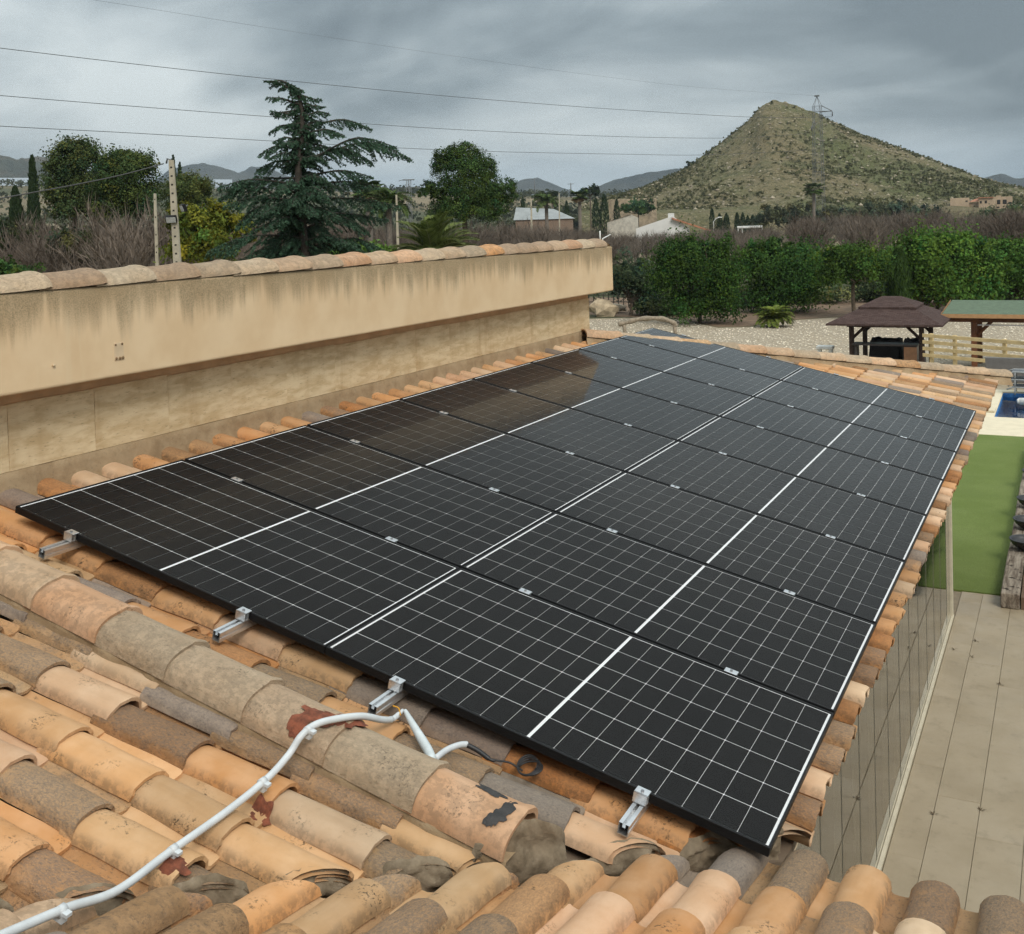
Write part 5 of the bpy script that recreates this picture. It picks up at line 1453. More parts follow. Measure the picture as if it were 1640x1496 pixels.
def m_hill():
    t = NT('dry_hillside'); v = t.coord('Object')
    c = t.mix(t.rng(t.noise(v, 0.028, 5, 0.6), 0.40, 0.62), (0.200, 0.166, 0.095), (0.118, 0.128, 0.056))
    c = t.mix(t.rng(t.noise(v, 0.35, 5, 0.7), 0.46, 0.66), c, (0.095, 0.092, 0.044))
    c = t.mix(t.rng(t.noise(v, 0.75, 6, 0.75), 0.55, 0.65), c, (0.335, 0.285, 0.205))
    c = t.mix(t.rng(t.noise(v, 1.3, 4, 0.7), 0.54, 0.64), c, (0.062, 0.062, 0.030))
    return t.bsdf(c, 0.95, t.bump(t.noise(v, 0.9, 6, 0.75), 1.0, 0.9), spec=0.1)
tag(mobj('hill', np_mesh('hill', np.stack([HX, HY, H_], -1).reshape(-1, 3), F, m_hill(), smooth=True)), kind='structure')
def hill_sample(n, g, lo=0.02):
    a = g.uniform(0, ni - 1.01, n); b_ = g.uniform(6, 103, n); i0 = a.astype(int); j0 = b_.astype(int); fa = a - i0; fb_ = b_ - j0
    def bl(A): return (A[i0, j0]*(1-fa)*(1-fb_) + A[i0+1, j0]*fa*(1-fb_) + A[i0, j0+1]*(1-fa)*fb_ + A[i0+1, j0+1]*fa*fb_)
    return bl(HX), bl(HY), bl(H_), PX_[i0, j0]
g = np.random.default_rng(31)
hx_, hy_, hz_, _ = hill_sample(16000, g)
dens = vfbm(hx_, hy_, 0.03, 3, 4.0); keep = g.random(len(hx_)) < np.clip(0.55 + dens * 1.6, 0.06, 1); hx_, hy_, hz_ = hx_[keep], hy_[keep], hz_[keep]; n = len(hx_)
k = 6; s_ = g.uniform(.25, 1.0, n) ** 1.8 * 1.05 + .16
C_ = np.repeat(np.stack([hx_, hy_, hz_], -1), k, 0) + g.normal(size=(n*k, 3)) * np.repeat(s_, k)[:, None] * np.array([.42, .42, .22]) + np.array([0, 0, .18]) * np.repeat(s_, k)[:, None]
Nn = unit(g.normal(size=(n*k, 3)) + np.array([0, 0, .6])); T = unit(np.cross(Nn, g.normal(size=(n*k, 3))))
V, F = quads(C_, Nn, T, np.repeat(s_, k) * .34, np.repeat(s_, k) * .42)
mixv = np.clip(np.repeat(g.random(n), k) * .7 + g.random(n*k) * .3, 0, 1)[:, None]
col = np.array((0.040, 0.047, 0.018)) * (1 - mixv) + np.array((0.120, 0.118, 0.050)) * mixv
tag(mobj('scrub', np_mesh('scrub', V, F, LEAF, col)), 'low dark scrub dotted over the whole hillside', 'scrub', kind='stuff')
# pale rocks
hx_, hy_, hz_, hp_ = hill_sample(1500, g); n = len(hx_)
sz = g.uniform(.15, .75, n) ** 1.5 + .1
V = (oct_v[None] * (sz[:, None, None] * g.uniform(.6, 1.4, (n, 6, 1))) + np.stack([hx_, hy_, hz_ + .05], -1)[:, None]).reshape(-1, 3)
F = (oct_f[None] + 6 * np.arange(n)[:, None, None]).reshape(-1, 3)
tn = g.uniform(0.5, 1.0, n)[:, None] * np.array([[0.34, 0.29, 0.21]])
tag(mobj('hill_rocks', np_mesh('hill_rocks', V, F, STONES, np.repeat(tn, 8, axis=0))), 'pale rocks scattered over the hillside', 'rocks', kind='stuff')

def m_mount(name, c1, c2):
    t = NT(name); v = t.coord('Object')
    c = t.mix(t.rng(t.noise(v, 0.006, 6, 0.65), 0.35, 0.65), c1, c2)
    return t.bsdf(c, 0.95, t.bump(t.noise(v, 0.01, 6, 0.7), 1.0, 40.0), spec=0.05)
MT = m_mount('mountain_slope', (0.035, 0.040, 0.036), (0.070, 0.070, 0.055))
MT2 = m_mount('foothill_slope', (0.095, 0.080, 0.055), (0.055, 0.060, 0.042))
def range_(name, tab, d, depth, mat, seed, rough=1.0):
    a = np.arange(tab[0][0], tab[-1][0], 3.0); yv = np.interp(a, [q[0] for q in tab], [q[1] for q in tab])
    nn_ = np.array([fbm((q * .03 + seed, seed, 0), 5) for q in a]); yv = yv + nn_ * 3.2 * rough
    dd = np.linspace(-1, 1, 15)
    V = np.zeros((len(a), 15, 3))
    for i, (p, y_) in enumerate(zip(a, yv)):
        zr = at(p, y_, d)[2]
        for j, q in enumerate(dd):
            r_ = d + q * depth; b_ = at(p, 340, r_); gz = float(ground_z(b_[0], b_[1])) if r_ < 3300 else float(ground_z(*at(p, 340, 3300)[:2]))
            h = (zr - gz) * (1 - abs(q)) ** 0.9; w_ = fbm((p * .05 + seed, q * 2.5, 1), 4) * 0.16 * (zr - gz) * (abs(q) > .05)
            V[i, j] = (b_[0], b_[1], gz - 6 + h + 6 * (1 - abs(q)) + w_)
    i_, j_ = np.meshgrid(np.arange(len(a) - 1), np.arange(14), indexing='ij')
    F = np.stack([i_*15+j_, (i_+1)*15+j_, (i_+1)*15+j_+1, i_*15+j_+1], -1).reshape(-1, 4)
    tag(mobj(name, np_mesh(name, V.reshape(-1, 3), F, mat, smooth=True)), kind='structure')
range_('mountain', [(230, 300), (270, 275), (298, 266), (325, 261), (345, 264), (368, 271), (384, 276), (405, 267), (430, 269), (470, 284), (520, 291), (580, 299), (640, 306)], 2950, 260, MT, 1.0)
range_('mountain', [(760, 312), (800, 299), (835, 289), (862, 284), (890, 297), (915, 305), (945, 312)], 2900, 250, MT, 2.0)
range_('mountain', [(915, 318), (945, 304), (985, 288), (1040, 276), (1090, 270), (1150, 262), (1250, 250), (1400, 262), (1500, 278), (1565, 288), (1588, 281), (1606, 278), (1625, 285), (1660, 288), (1760, 296)], 2600, 260, MT, 3.0)
range_('foothill', [(-120, 246), (-40, 243), (0, 247), (30, 256), (60, 249), (88, 256), (130, 270), (200, 288), (270, 298), (330, 300)], 2100, 260, MT2, 4.0)
range_('foothill', [(270, 306), (320, 291), (352, 287), (380, 292), (420, 302), (480, 309)], 1250, 150, MT2, 5.0)
range_('foothill', [(560, 318), (620, 303), (660, 298), (700, 304), (760, 312), (840, 316)], 1700, 160, MT2, 6.0)
# plastic covered fields on the far left slope
PLAST = m_plain('plastic_sheet', (0.26, 0.295, 0.325), 0.4, var=0.1, scale=.05)
for (x0, x1, ya, yb, d, lb) in ((-60, 48, 288, 304, 900, 'pale plastic covered field on the far left slope'), (338, 372, 291, 299, 820, 'small pale plastic covered field left of the cedar')):
    P = [at(x0, yb, d), at(x1, yb, d), at(x1, ya, d + 160), at(x0, ya, d + 160)]
    b = MB(); nn_ = 8
    for i in range(nn_):
        f0, f1 = i / nn_, (i + .9) / nn_
        a0, a1 = P[0]*(1-f0) + P[3]*f0, P[1]*(1-f0) + P[2]*f0; b0, b1 = P[0]*(1-f1) + P[3]*f1, P[1]*(1-f1) + P[2]*f1
        m0, m1 = (a0 + b0) / 2 + np.array([0, 0, 2.2]), (a1 + b1) / 2 + np.array([0, 0, 2.2])
        dn = np.array([0, 0, -14.0]); b.add([a0, a1, m1, m0, b0, b1, a0 + dn, a1 + dn, b0 + dn, b1 + dn], [(0, 1, 2, 3), (3, 2, 5, 4), (6, 7, 1, 0), (8, 9, 5, 4), (0, 3, 4, 8, 6), (1, 2, 5, 9, 7)])
    tag(b.build('covered_field', PLAST), lb, 'greenhouse')

# ------------------------------------------------------------------ far buildings
WALLW = m_plain('white_wall', (0.62, 0.62, 0.60), 0.85, var=0.06, scale=.5); TERRA = m_plain('terracotta_roof', (0.36, 0.16, 0.09), 0.9, var=0.2, scale=2)
GREYR = m_plain('fibre_cement', (0.26, 0.28, 0.28), 0.85, var=0.12, scale=.6); TANW = m_plain('ruin_wall', (0.42, 0.32, 0.22), 0.95, var=0.15, scale=.4)
DARK = m_plain('dark_opening', (0.02, 0.018, 0.016), 0.9); SHEDW = m_plain('shed_wall', (0.20, 0.14, 0.10), 0.9)
def facade(d, pa, pb):
    """frame with origin at ground below photo column pa, x to column pb, y away"""
    a = at(pa, 345, d); b_ = at(pb, 345, d); a[2] = b_[2] = min(float(ground_z(a[0], a[1])), float(ground_z(b_[0], b_[1])))
    ax = Vector(b_ - a); w_ = ax.length; ax.normalize(); ay = Vector((-ax.y, ax.x, 0))
    return frame(Vector(a), ax, ay, Vector((0, 0, 1))), w_, a[2]
# long grey shed
M_, w_, z0 = facade(215, 822, 921); h1 = zpx(830, 350, 215) - z0; h2 = zpx(850, 331, 215) - z0; he = zpx(915, 350, 215) - z0
o = empty('shed'); o.matrix_basis = M_; tag(o, 'long low shed with a pale grey hipped roof beyond the bare trees', 'shed')
MB().box((0.4, 0.3, 0), (w_ - .4, 9.7, min(h1, he) - .02)).build('wall', SHEDW, o)
MB().add([(0, 0, he), (w_, 0, he), (w_, 10, he), (0, 10, he), (0.2*w_*.2, 5, h2), (w_ * .66, 5, h2 - .5)], [(0, 1, 5, 4), (1, 2, 5), (2, 3, 4, 5), (3, 0, 4)]).build('roof', GREYR, o)
# white house
M_, w_, z0 = facade(195, 1018, 1118); o = empty('white_house'); o.matrix_basis = M_; tag(o, 'white house with a terracotta roof below the left foot of the hill', 'house')
hl = zpx(1022, 366, 195) - z0; hp2 = zpx(1078, 346, 195) - z0; hr = zpx(1118, 366, 195) - z0
b = MB(); V = [(0, 0, 0), (w_*.86, 0, 0), (w_*.86, 0, hr), (w_ * .6, 0, hp2), (0, 0, hl)]; V2 = [(x_, 9, z_) for x_, _, z_ in V]
b.add(V + V2, [(0, 1, 2, 3, 4), (9, 8, 7, 6, 5), (0, 5, 6, 1), (1, 6, 7, 2), (2, 7, 8, 3), (3, 8, 9, 4), (4, 9, 5, 0)]); b.build('wall', WALLW, o)
MB().box((w_ * .52, 0.4, hp2 - .6), (w_ * .62, 2.0, hp2 + .5)).build('chimney', WALLW, o)
MB().add([(w_ * .58, -.7, hp2 - .25), (w_ * 1.20, -.9, hr - .35), (w_ * 1.20, 7, hr - .35), (w_ * .58, 7, hp2 - .25), (w_ * .58, -.7, hp2 - .55), (w_ * 1.20, -.9, hr - .65), (w_*1.2, 7, hr - .65), (w_*.58, 7, hp2 - .55)], [(0, 1, 2, 3), (4, 5, 1, 0), (5, 6, 2, 1), (7, 4, 0, 3), (6, 7, 3, 2)]).build('roof', TERRA, o)
for f in (.68, .9): MB().box((w_ * f, -.06, hr - 2.4), (w_ * f + 1.0, 0.02, hr - 1.3)).build('window', DARK, o)
# small white gabled house
M_, w_, z0 = facade(205, 972, 1022); o = empty('white_house'); o.matrix_basis = M_; tag(o, 'smaller old white house with a streaked gable left of its neighbour', 'house')
hl = zpx(974, 356, 205) - z0; hp2 = zpx(1008, 344, 205) - z0
V = [(0, 0, 0), (w_, 0, 0), (w_, 0, hp2 - .6), (w_ * .78, 0, hp2), (0, 0, hl)]; V2 = [(x_, 8, z_) for x_, _, z_ in V]
MB().add(V + V2, [(0, 1, 2, 3, 4), (9, 8, 7, 6, 5), (0, 5, 6, 1), (1, 6, 7, 2), (2, 7, 8, 3), (3, 8, 9, 4), (4, 9, 5, 0)]).build('wall', m_plain('old_white', (0.42, 0.39, 0.33), 0.9, var=.2, scale=1.5), o)
MB().add([(-.2, -.2, hl + .05), (w_ * .78, -.2, hp2 + .08), (w_ * .78, 8.2, hp2 + .08), (-.2, 8.2, hl + .05)], [(0, 1, 2, 3)]).build('roof', GREYR, o)
# white flat canopy
M_, w_, z0 = facade(178, 1180, 1221); o = empty('white_canopy'); o.matrix_basis = M_; tag(o, 'white flat canopy on posts above the hedge top', 'canopy')
hc = zpx(1200, 362, 178) - z0
MB().box((0, 0, hc - .35), (w_, 4, hc), bev=.05).build('roof', WALLW, o)
for f in (0.02, .18, .62, .96): MB().box((w_ * f, .1, 0), (w_ * f + .16, .26, hc - .35)).build('post', WALLW, o)
# ruined farm building on the hill foot
M_, w_, z0 = facade(300, 1522, 1622); o = empty('ruined_farmhouse'); o.matrix_basis = M_; tag(o, 'roofless tan farmhouse with dark window holes on the right hill foot', 'house')
zz = lambda y_: zpx(1570, y_, 300) - z0
MB().box((0, 0, -2), (w_ * .31, 7, zz(316)), bev=.02).build('wall', TANW, o)
MB().box((w_ * .312, .8, -2), (w_ * .46, 7, zz(324))).build('wall', TANW, o)
MB().add([(w_*.30, .3, zz(323)), (w_*.47, .3, zz(323)), (w_*.46, 6, zz(317)), (w_*.40, 6, zz(318))], [(0, 1, 2, 3)]).build('roof', TERRA, o)
MB().box((w_ * .462, -.4, -2), (w_ * .74, 7, zz(316))).build('wall', TANW, o)
MB().box((w_ * .45, -.8, zz(317.4)), (w_ * .70, 3, zz(316.2))).build('roof', TERRA, o)
MB().box((w_ * .742, -.2, -2), (w_ * .82, 7, zz(314))).build('wall', TANW, o); MB().box((w_ * .822, 0, -2), (w_, 7, zz(316))).build('wall', TANW, o)
for (f, ya, yb, wd, yo) in ((.25, 320.5, 322.5, .5, 0), (.48, 322, 326, .45, -.4), (.56, 321.5, 326, .5, -.4), (.755, 321, 328, .75, -.2), (.845, 321, 328, .9, 0), (.935, 325, 328, .75, 0), (.75, 332, 334, .6, -.2)):
    MB().box((w_ * f, yo - .03, zz(yb)), (w_ * f + wd, yo + .05, zz(ya))).build('window', DARK, o)
b = MB().box((-w_ * .12, -4, -3), (w_ * .85, -3.2, zz(334.5))); b.build('terrace_wall', TANW, o)
# pale embankment left of the hill foot, and stone wall
M_, w_, z0 = facade(262, 975, 1052); o = MB().box((0, 0, -1), (w_, 1.2, zpx(1000, 319, 262) - z0), bev=.1).build('field_wall', m_plain('pale_bank', (0.30, 0.24, 0.165), .95, var=.3, scale=.8)); o.matrix_basis = M_
tag(o, 'pale earth bank running left from the hill foot', 'wall')

# ------------------------------------------------------------------ poles, pylon, wires
CONC = m_plain('concrete', (0.40, 0.36, 0.275), 0.9, var=0.12, scale=6, bump=.3); STEEL = m_plain('galvanised_steel', (0.15, 0.155, 0.155), 0.6, .3); WIRE = m_plain('wire', (0.06, 0.06, 0.06), 0.6)
def pole(name, label, pxt, pyt, pxb, pyb, d, wpx, n_holes=0):
    t_ = at(pxt, pyt, d); b_ = at(pxb, pyb, d); ax = Vector(t_ - b_); ax.normalize()
    gz = float(ground_z(b_[0], b_[1])); base = Vector(b_) - ax * ((b_[2] - gz) / ax.z); H = (Vector(t_) - base).length
    o = empty(name); o.matrix_basis = frame(base, Vector((RT[0], RT[1], 0)), (ax.cross(Vector((RT[0], RT[1], 0)))).normalized(), ax); tag(o, label, 'pole', 'poles among the trees')
    wt = wpx * d / FOC / 2
    b = MB(); 
    for (za, zb, sa, sb) in ((-.3, H, 1.9, .85),):
        r0, r1 = wt * sa, wt * sb
        V = [(-r0, -r0*.7, za), (r0, -r0*.7, za), (r0, r0*.7, za), (-r0, r0*.7, za), (-r1, -r1*.7, zb), (r1, -r1*.7, zb), (r1, r1*.7, zb), (-r1, r1*.7, zb)]
        b.add(V, [(3, 2, 1, 0), (4, 5, 6, 7), (0, 1, 5, 4), (1, 2, 6, 5), (2, 3, 7, 6), (3, 0, 4, 7)])
    b.build('shaft', CONC, o)
    for k in range(n_holes):
        zc = H - .25 - k * (H * .75 / n_holes); q = 1.9 + (.85 - 1.9) * (zc / H); y_ = -wt * q * .7
        MB().box((-wt*.35, y_ - .006, zc), (wt*.35, y_ + .01, zc + .05)).build('step_hole', DARK, o)
    return o, H, wt
po, H, wt = pole('concrete_pole', 'tall leaning concrete pole carrying two floodlights behind the parapet', 268, 257, 281, 430, 36, 8.5, 22)
def flood(zc, x_, rotx, rotz, par, nm):
    b = MB().box((-.17, -.06, -.12), (.17, .05, .12), bev=.015)
    f = MB().box((-.145, -.068, -.095), (.145, -.0605, .095)); M_ = Matrix.Translation((x_, -.16, zc)) @ Matrix.Rotation(rotz, 4, 'Z') @ Matrix.Rotation(rotx, 4, 'X')
    o = b.build('floodlight', BLACKF, par, M_)
    f.build('lens', m_plain('lamp_lens', (0.55, 0.57, 0.58), .15), o)
    MB().tube([(0, .05, 0), (-x_*.5, .2, 0.02)], .02, 5).build('bracket', STEEL, o)
zf = lambda py: (zpx(275, py, 36) - zpx(281, 430, 36)) + (H - (zpx(268, 257, 36) - zpx(281, 430, 36)))
flood(zf(351), -.06, .55, .1, po, 'a'); flood(zf(334), .34, .35, -1.0, po, 'b')
MB().tube([(0, 0, H), (-.12, 0, H + .05), (-.16, 0, H - .1)], .03, 6).build('cable_bracket', STEEL, po)
pole('concrete_pole', 'thin mossy concrete pole left of the floodlight pole', 249.5, 310, 252.5, 416, 44, 4.2, 8)
pole('timber_pole', 'slim bare pole in front of the orchard right of the cedar', 635, 312, 637, 378, 62, 3.2)
pole('far_pole', 'short pale pole on the grey shed side', 852, 317, 852, 336, 190, 2.4)
pole('far_pole', 'pale timber pole standing between shed and white house', 897, 309, 897, 360, 150, 1.6)
# steel mast with cross arm
p0 = base_at(656, 345, 112); Ht = zpx(655, 288, 112) - p0[2]; o = empty('steel_mast', tuple(p0)); tag(o, 'narrow steel lattice mast with a cross arm right of the cedar', 'pole', 'poles among the trees')
b = MB(); r_ = .16
for sx in (-1, 1):
    for sy in (-1, 1): b.tube([(sx*r_*1.4, sy*r_, 0), (sx*r_, sy*r_, Ht)], .04, 4)
k = 0.0
while k < Ht - .6:
    b.tube([(-r_*1.2, -r_, k), (r_*1.2, -r_, k + .6)], .018, 3); b.tube([(r_*1.2, r_, k), (-r_*1.2, r_, k + .6)], .018, 3); k += .6
b.build('mast', STEEL, o); MB().tube([(-.6*RT[0], -.6*RT[1], Ht), (.6*RT[0], .6*RT[1], Ht)], .06, 5).tube([(-1.0*RT[0], -1.0*RT[1], Ht-.1), (-.6*RT[0], -.6*RT[1], Ht)], .03, 4).build('cross_arm', STEEL, o)
for q, (x_, yt, d) in enumerate(((857, 285, 700), (915, 293, 640))):
    p0 = base_at(x_, 330, d); h_ = zpx(x_, yt, d) - p0[2]; b = MB().tube([(0, 0, 0), (0, 0, h_)], [.5, .25], 4).tube([(-2, 0, h_*.93), (2, 0, h_*.93)], .15, 4)
    o = b.build('distant_mast', STEEL); o.location = tuple(p0); tag(o, ['thin distant mast left of the far mountain gap', 'thin distant mast in the far mountain gap'][q], 'pole', 'distant masts on the plain')
# street lamp
p0 = base_at(1143, 362, 185); o = empty('street_lamp', tuple(p0)); tag(o, 'thin curved street lamp beside the white house roof', 'street lamp')
h_ = zpx(1143, 355, 185) - p0[2]; u_ = Vector((RT[0], RT[1], 0))
MB().tube([(0, 0, 0), (0, 0, h_), tuple(u_ * .4 + Vector((0, 0, h_ + .5))), tuple(u_ * 1.0 + Vector((0, 0, h_ + .7)))], .07, 5).build('post', m_plain('lamp_steel', (.5, .5, .5), .5), o)
MB().box((-.3, -.12, -.08), (.3, .12, .08)).build('lamp_head', WHITE, o, Matrix.Translation(u_ * 1.1 + Vector((0, 0, h_ + .7))))
# electricity pylon
DP = 250.0; pb = base_at(1312, 345, DP); o = empty('pylon', tuple(pb)); tag(o, 'steel lattice electricity pylon rising in front of the hill', 'pylon')
zp = lambda py: zpx(1312, py, DP) - pb[2]
ux = Vector((RT[0], RT[1], 0)); uy = Vector((FW[0], FW[1], 0)); s0 = 14 * DP / FOC / 2; s1 = 11.5 * DP / FOC / 2
def pc(z_, a, b_):
    q = z_ / zp(170); w__ = s0 * 1.15 + (s1 * .95 - s0 * 1.15) * min(q, 1)
    return ux * (a * w__) + uy * (b_ * w__) + Vector((0, 0, z_))
lv = list(np.linspace(0, zp(170), 15)); b = MB()
for a in (-1, 1):
    for c in (-1, 1): b.tube([pc(z_, a, c) for z_ in lv] + [Vector((0, 0, zp(154)))], .055, 4)
b.build('legs', STEEL, o); b = MB()
for i in range(14):
    for (a, c, a2, c2) in ((-1, -1, 1, -1), (1, -1, 1, 1), (1, 1, -1, 1), (-1, 1, -1, -1)):
        b.tube([pc(lv[i], a, c), pc(lv[i+1], a2, c2)], .026, 3); b.tube([pc(lv[i], a2, c2), pc(lv[i+1], a, c)], .026, 3)
        b.tube([pc(lv[i+1], a, c), pc(lv[i+1], a2, c2)], .026, 3)
b.build('bracing', STEEL, o)
arm = lambda px, py, dep=0.0: Vector(at(px, py, DP) - pb) + uy * dep
b = MB().tube([pc(zp(170), 1, -1), arm(1333, 178)], .08, 4).tube([pc(zp(179), 1, -1), arm(1333, 178)], .08, 4).tube([pc(zp(179), 1, 1), arm(1333, 178)], .06, 4).tube([pc(zp(179), -1, -1), pc(zp(179), 1, -1)], .06, 4); b.build('cross_arm', STEEL, o)
MB().tube([arm(1333, 179), arm(1333, 186)], .12, 5).build('insulator', m_plain('insulator', (.06, .06, .07), .3), o)
b = MB().tube([pc(zp(192), -1, -1), arm(1292, 206, -4)], .08, 4).tube([pc(zp(204), -1, -1), arm(1292, 206, -4)], .06, 4).tube([pc(zp(192), 1, -1), arm(1292, 206, -4)], .05, 4); b.build('cross_arm', STEEL, o)
MB().box((-.5, -.3, zp(154.5)), (.5, .3, zp(152.5))).build('peak', STEEL, o)
MB().tube([arm(1292, 206, -4), arm(1292, 213, -4)], .12, 5).build('insulator', m_plain('insulator', (.06, .06, .07), .3), o)
W_ = [([(-160, -42), (150, 0), (420, 43), (700, 86), (930, 118), (1120, 140), (1312, 154)], .013, 'topmost of the four overhead wires, thin and faint'),
      ([(-120, 62), (0, 77), (210, 102), (420, 125), (640, 147), (800, 161), (1000, 176), (1215, 188), (1333, 187)], .036, 'second overhead wire from the top, crossing the cedar tip'),
      ([(-120, 142), (0, 153), (210, 170), (420, 186), (640, 202), (800, 211), (1000, 219), (1175, 221), (1292, 214)], .034, 'third overhead wire from the top, crossing the cedar middle'),
      ([(-120, 193), (0, 202), (210, 213), (420, 225), (640, 237), (800, 243), (1000, 247), (1135, 248), (1305, 240)], .034, 'lowest of the four overhead wires, just above the pines')]
for (pp, r_, lb) in W_:
    q = [at(a, b_, 1 / np.interp(a, [-160, 1312], [1 / 118.0, 1 / DP])) for a, b_ in pp]
    tag(MB().tube(spline(q, 6), r_, 4, cap=False).build('overhead_wire', WIRE), lb, 'wire', 'overhead power lines')
q = [at(a, b_, 1 / np.interp(a, [-60, 263], [1 / 30.0, 1 / 36.0])) for a, b_ in ((-60, 329), (0, 318), (60, 307), (130, 294), (200, 279), (262, 262))]
tag(MB().tube(spline(q, 5), .018, 5, cap=False).build('service_cable', WIRE), 'sagging black cable running left from the concrete pole', 'cable')

# ------------------------------------------------------------------ garden
def rock_mesh(seed, sx, sy, sz):
    bm_ = bmesh.new(); bmesh.ops.create_icosphere(bm_, subdivisions=2, radius=1)
    for v_ in bm_.verts:
        p = v_.co; q = Vector((math.copysign(abs(p.x) ** .7, p.x), math.copysign(abs(p.y) ** .7, p.y), math.copysign(abs(p.z) ** .7, p.z)))
        f = 1 + .42 * fbm((p.x * 1.3 + seed, p.y * 1.3, p.z * 1.3), 4); v_.co = Vector((q.x * sx * f, q.y * sy * f, q.z * sz * f))
    me = bpy.data.meshes.new('boulder'); bm_.to_mesh(me); bm_.free(); return me
me = rock_mesh(4.0, .78, .5, .52); me.materials.append(m_plain('limestone', (0.46, 0.37, 0.25), .9, var=.25, scale=3, bump=.6))
o = mobj('boulder', me); p = on_plane(967, 507, GZ); o.location = (p[0], p[1], GZ + .45); o.rotation_euler = (.1, .25, .4); tag(o, 'large pale boulder beside the end of the house wall', 'boulder')
me = rock_mesh(9.0, .5, .35, .25); me.materials.append(m_plain('limestone_grey', (0.36, 0.30, 0.22), .9, var=.25, scale=3, bump=.6))
o = mobj('boulder', me); p = on_plane(990, 501, GZ); o.location = (p[0], p[1], GZ + .3); tag(o, 'smaller low stone block right of the large boulder', 'boulder')
# weathered log arch
LOG = m_plain('weathered_wood', (0.27, 0.22, 0.16), .95, var=.3, scale=12, bump=.8)
dlog = 52.0; q = [at(a, b_, dlog) for a, b_ in ((990, 519.5), (1006, 516), (1020, 512), (1040, 510), (1062, 511), (1078, 517), (1083, 522))]
b = MB().tube(spline(q, 4), [.115 + .02 * math.sin(i * 1.3) for i in range(25)], 7)
o = tag(b.build('log_arch', LOG), 'long weathered log propped as a low arch on the gravel', 'log')
for a, b_ in ((999, 518), (1080, 520)):
    t_ = at(a, b_, dlog); put(MB().tube([tuple(t_), (t_[0] + .1, t_[1], GZ - .1)], .09, 6).build('prop', LOG), o)
# soil bed at the hedge foot
SOIL = m_plain('soil', (0.16, 0.105, 0.065), .95, var=.25, scale=2, bump=.5)
P = [on_plane(a, b_, GZ) for a, b_ in ((930, 503), (1000, 508), (1090, 511), (1150, 524), (1200, 523), (1260, 513), (1330, 508), (1420, 505), (1520, 504), (1760, 501), (1760, 478), (1500, 478), (1200, 480), (930, 476))]
tag(MB().add([(p[0], p[1], GZ + .008) for p in P], [tuple(range(len(P)))]).build('soil_bed', SOIL), kind='structure')
b = MB(); 
for k_ in range(40):
    a = on_plane(935 + k_ * 8, 492 + (k_ > 12) * 6, GZ); b.box((a[0] - .03, a[1] - .03, GZ), (a[0] + .03, a[1] + .03, GZ + .9))
for zz_ in (.35, .8):
    q = [on_plane(935 + k_ * 40, 492 + (k_ > 2) * 6, GZ) for k_ in range(9)]; b.tube([(p[0], p[1], GZ + zz_) for p in q], .03, 4)
tag(b.build('boundary_fence', m_plain('dark_fence', (.05, .045, .035), .9)), 'low dark boundary fence under the hedge', 'fence')

# gazebo (its sides run with the house)
BROWN = m_plain('brown_wood', (0.045, 0.024, 0.016), .7, var=.2, scale=6)
def m_shingle():
    t = NT('roof_shingle'); v = t.coord('Object')
    br = t.n('ShaderNodeTexBrick', {'Vector': v, 'Color1': (0.055, 0.034, 0.030, 1), 'Color2': (0.085, 0.055, 0.048, 1), 'Mortar': (0.025, 0.016, 0.014, 1), 'Scale': 3.2, 'Mortar Size': .012})
    return t.bsdf(br.outputs[0], .95, t.bump(t.noise(v, 60, 3), .4, .01), spec=.2)
SHING = m_shingle()
def solve_w(p0, px):
    lo, hi = -20.0, 20.0
    for _ in range(50):
        m_ = (lo + hi) / 2
        if px_of((p0[0] + m_, p0[1], p0[2]))[0] < px: lo = m_
        else: hi = m_
    return lo
DG = 39.0; p0 = at(1364, 540, DG); gw = solve_w(p0, 1476); 
gz0 = Vector((p0[0], p0[1], GZ)); gaz = empty('gazebo', tuple(gz0)); tag(gaz, 'dark brown gazebo with a two-tier shingled roof on the gravel', 'gazebo')
eh = zpx(1370, 517, DG) - GZ; gd = 2.7
for (x_, y_) in ((0, 0), (gw, 0), (0, gd), (gw, gd)):
    MB().box((x_ - .075, y_ - .075, -.1), (x_ + .075, y_ + .075, eh), bev=.008).build('post', BROWN, gaz)
    sx = 1 if x_ == 0 else -1; MB().tube([(x_, y_, eh - .55), (x_ + sx * .5, y_, eh - .06)], .05, 4).build('brace', BROWN, gaz)
MB().box((-.15, -.06, eh - .14), (gw + .15, .06, eh)).box((-.15, gd - .06, eh - .14), (gw + .15, gd + .06, eh)).box((-.06, .06, eh - .139), (.06, gd - .06, eh - .001)).box((gw - .06, .06, eh - .139), (gw + .06, gd - .06, eh - .001)).build('beams', BROWN, gaz)
ov = .72; r1 = zpx(1370, 490, DG + 1) - GZ; r2 = zpx(1420, 474, DG + 1.3) - GZ
def hip(x0, x1, y0, y1, z0_, ix, iy, z1_, th_=.06):
    V = [(x0, y0, z0_), (x1, y0, z0_), (x1, y1, z0_), (x0, y1, z0_), (x0+ix, y0+iy, z1_), (x1-ix, y0+iy, z1_), (x1-ix, y1-iy, z1_), (x0+ix, y1-iy, z1_)]
    V += [(a, b_, c - th_) for a, b_, c in V[:4]]
    return MB().add(V, [(0, 1, 5, 4), (1, 2, 6, 5), (2, 3, 7, 6), (3, 0, 4, 7), (4, 5, 6, 7), (8, 9, 1, 0), (9, 10, 2, 1), (10, 11, 3, 2), (11, 8, 0, 3), (11, 10, 9, 8)])
roof_ = hip(-ov, gw + ov, -ov, gd + ov, eh + .02, ov + .30, ov + .45, r1).build('roof', SHING, gaz)
hip(.18, gw - .18, .32, gd - .32, r1 + .02, .62, gd * .36, r2).build('upper_roof', SHING, roof_)
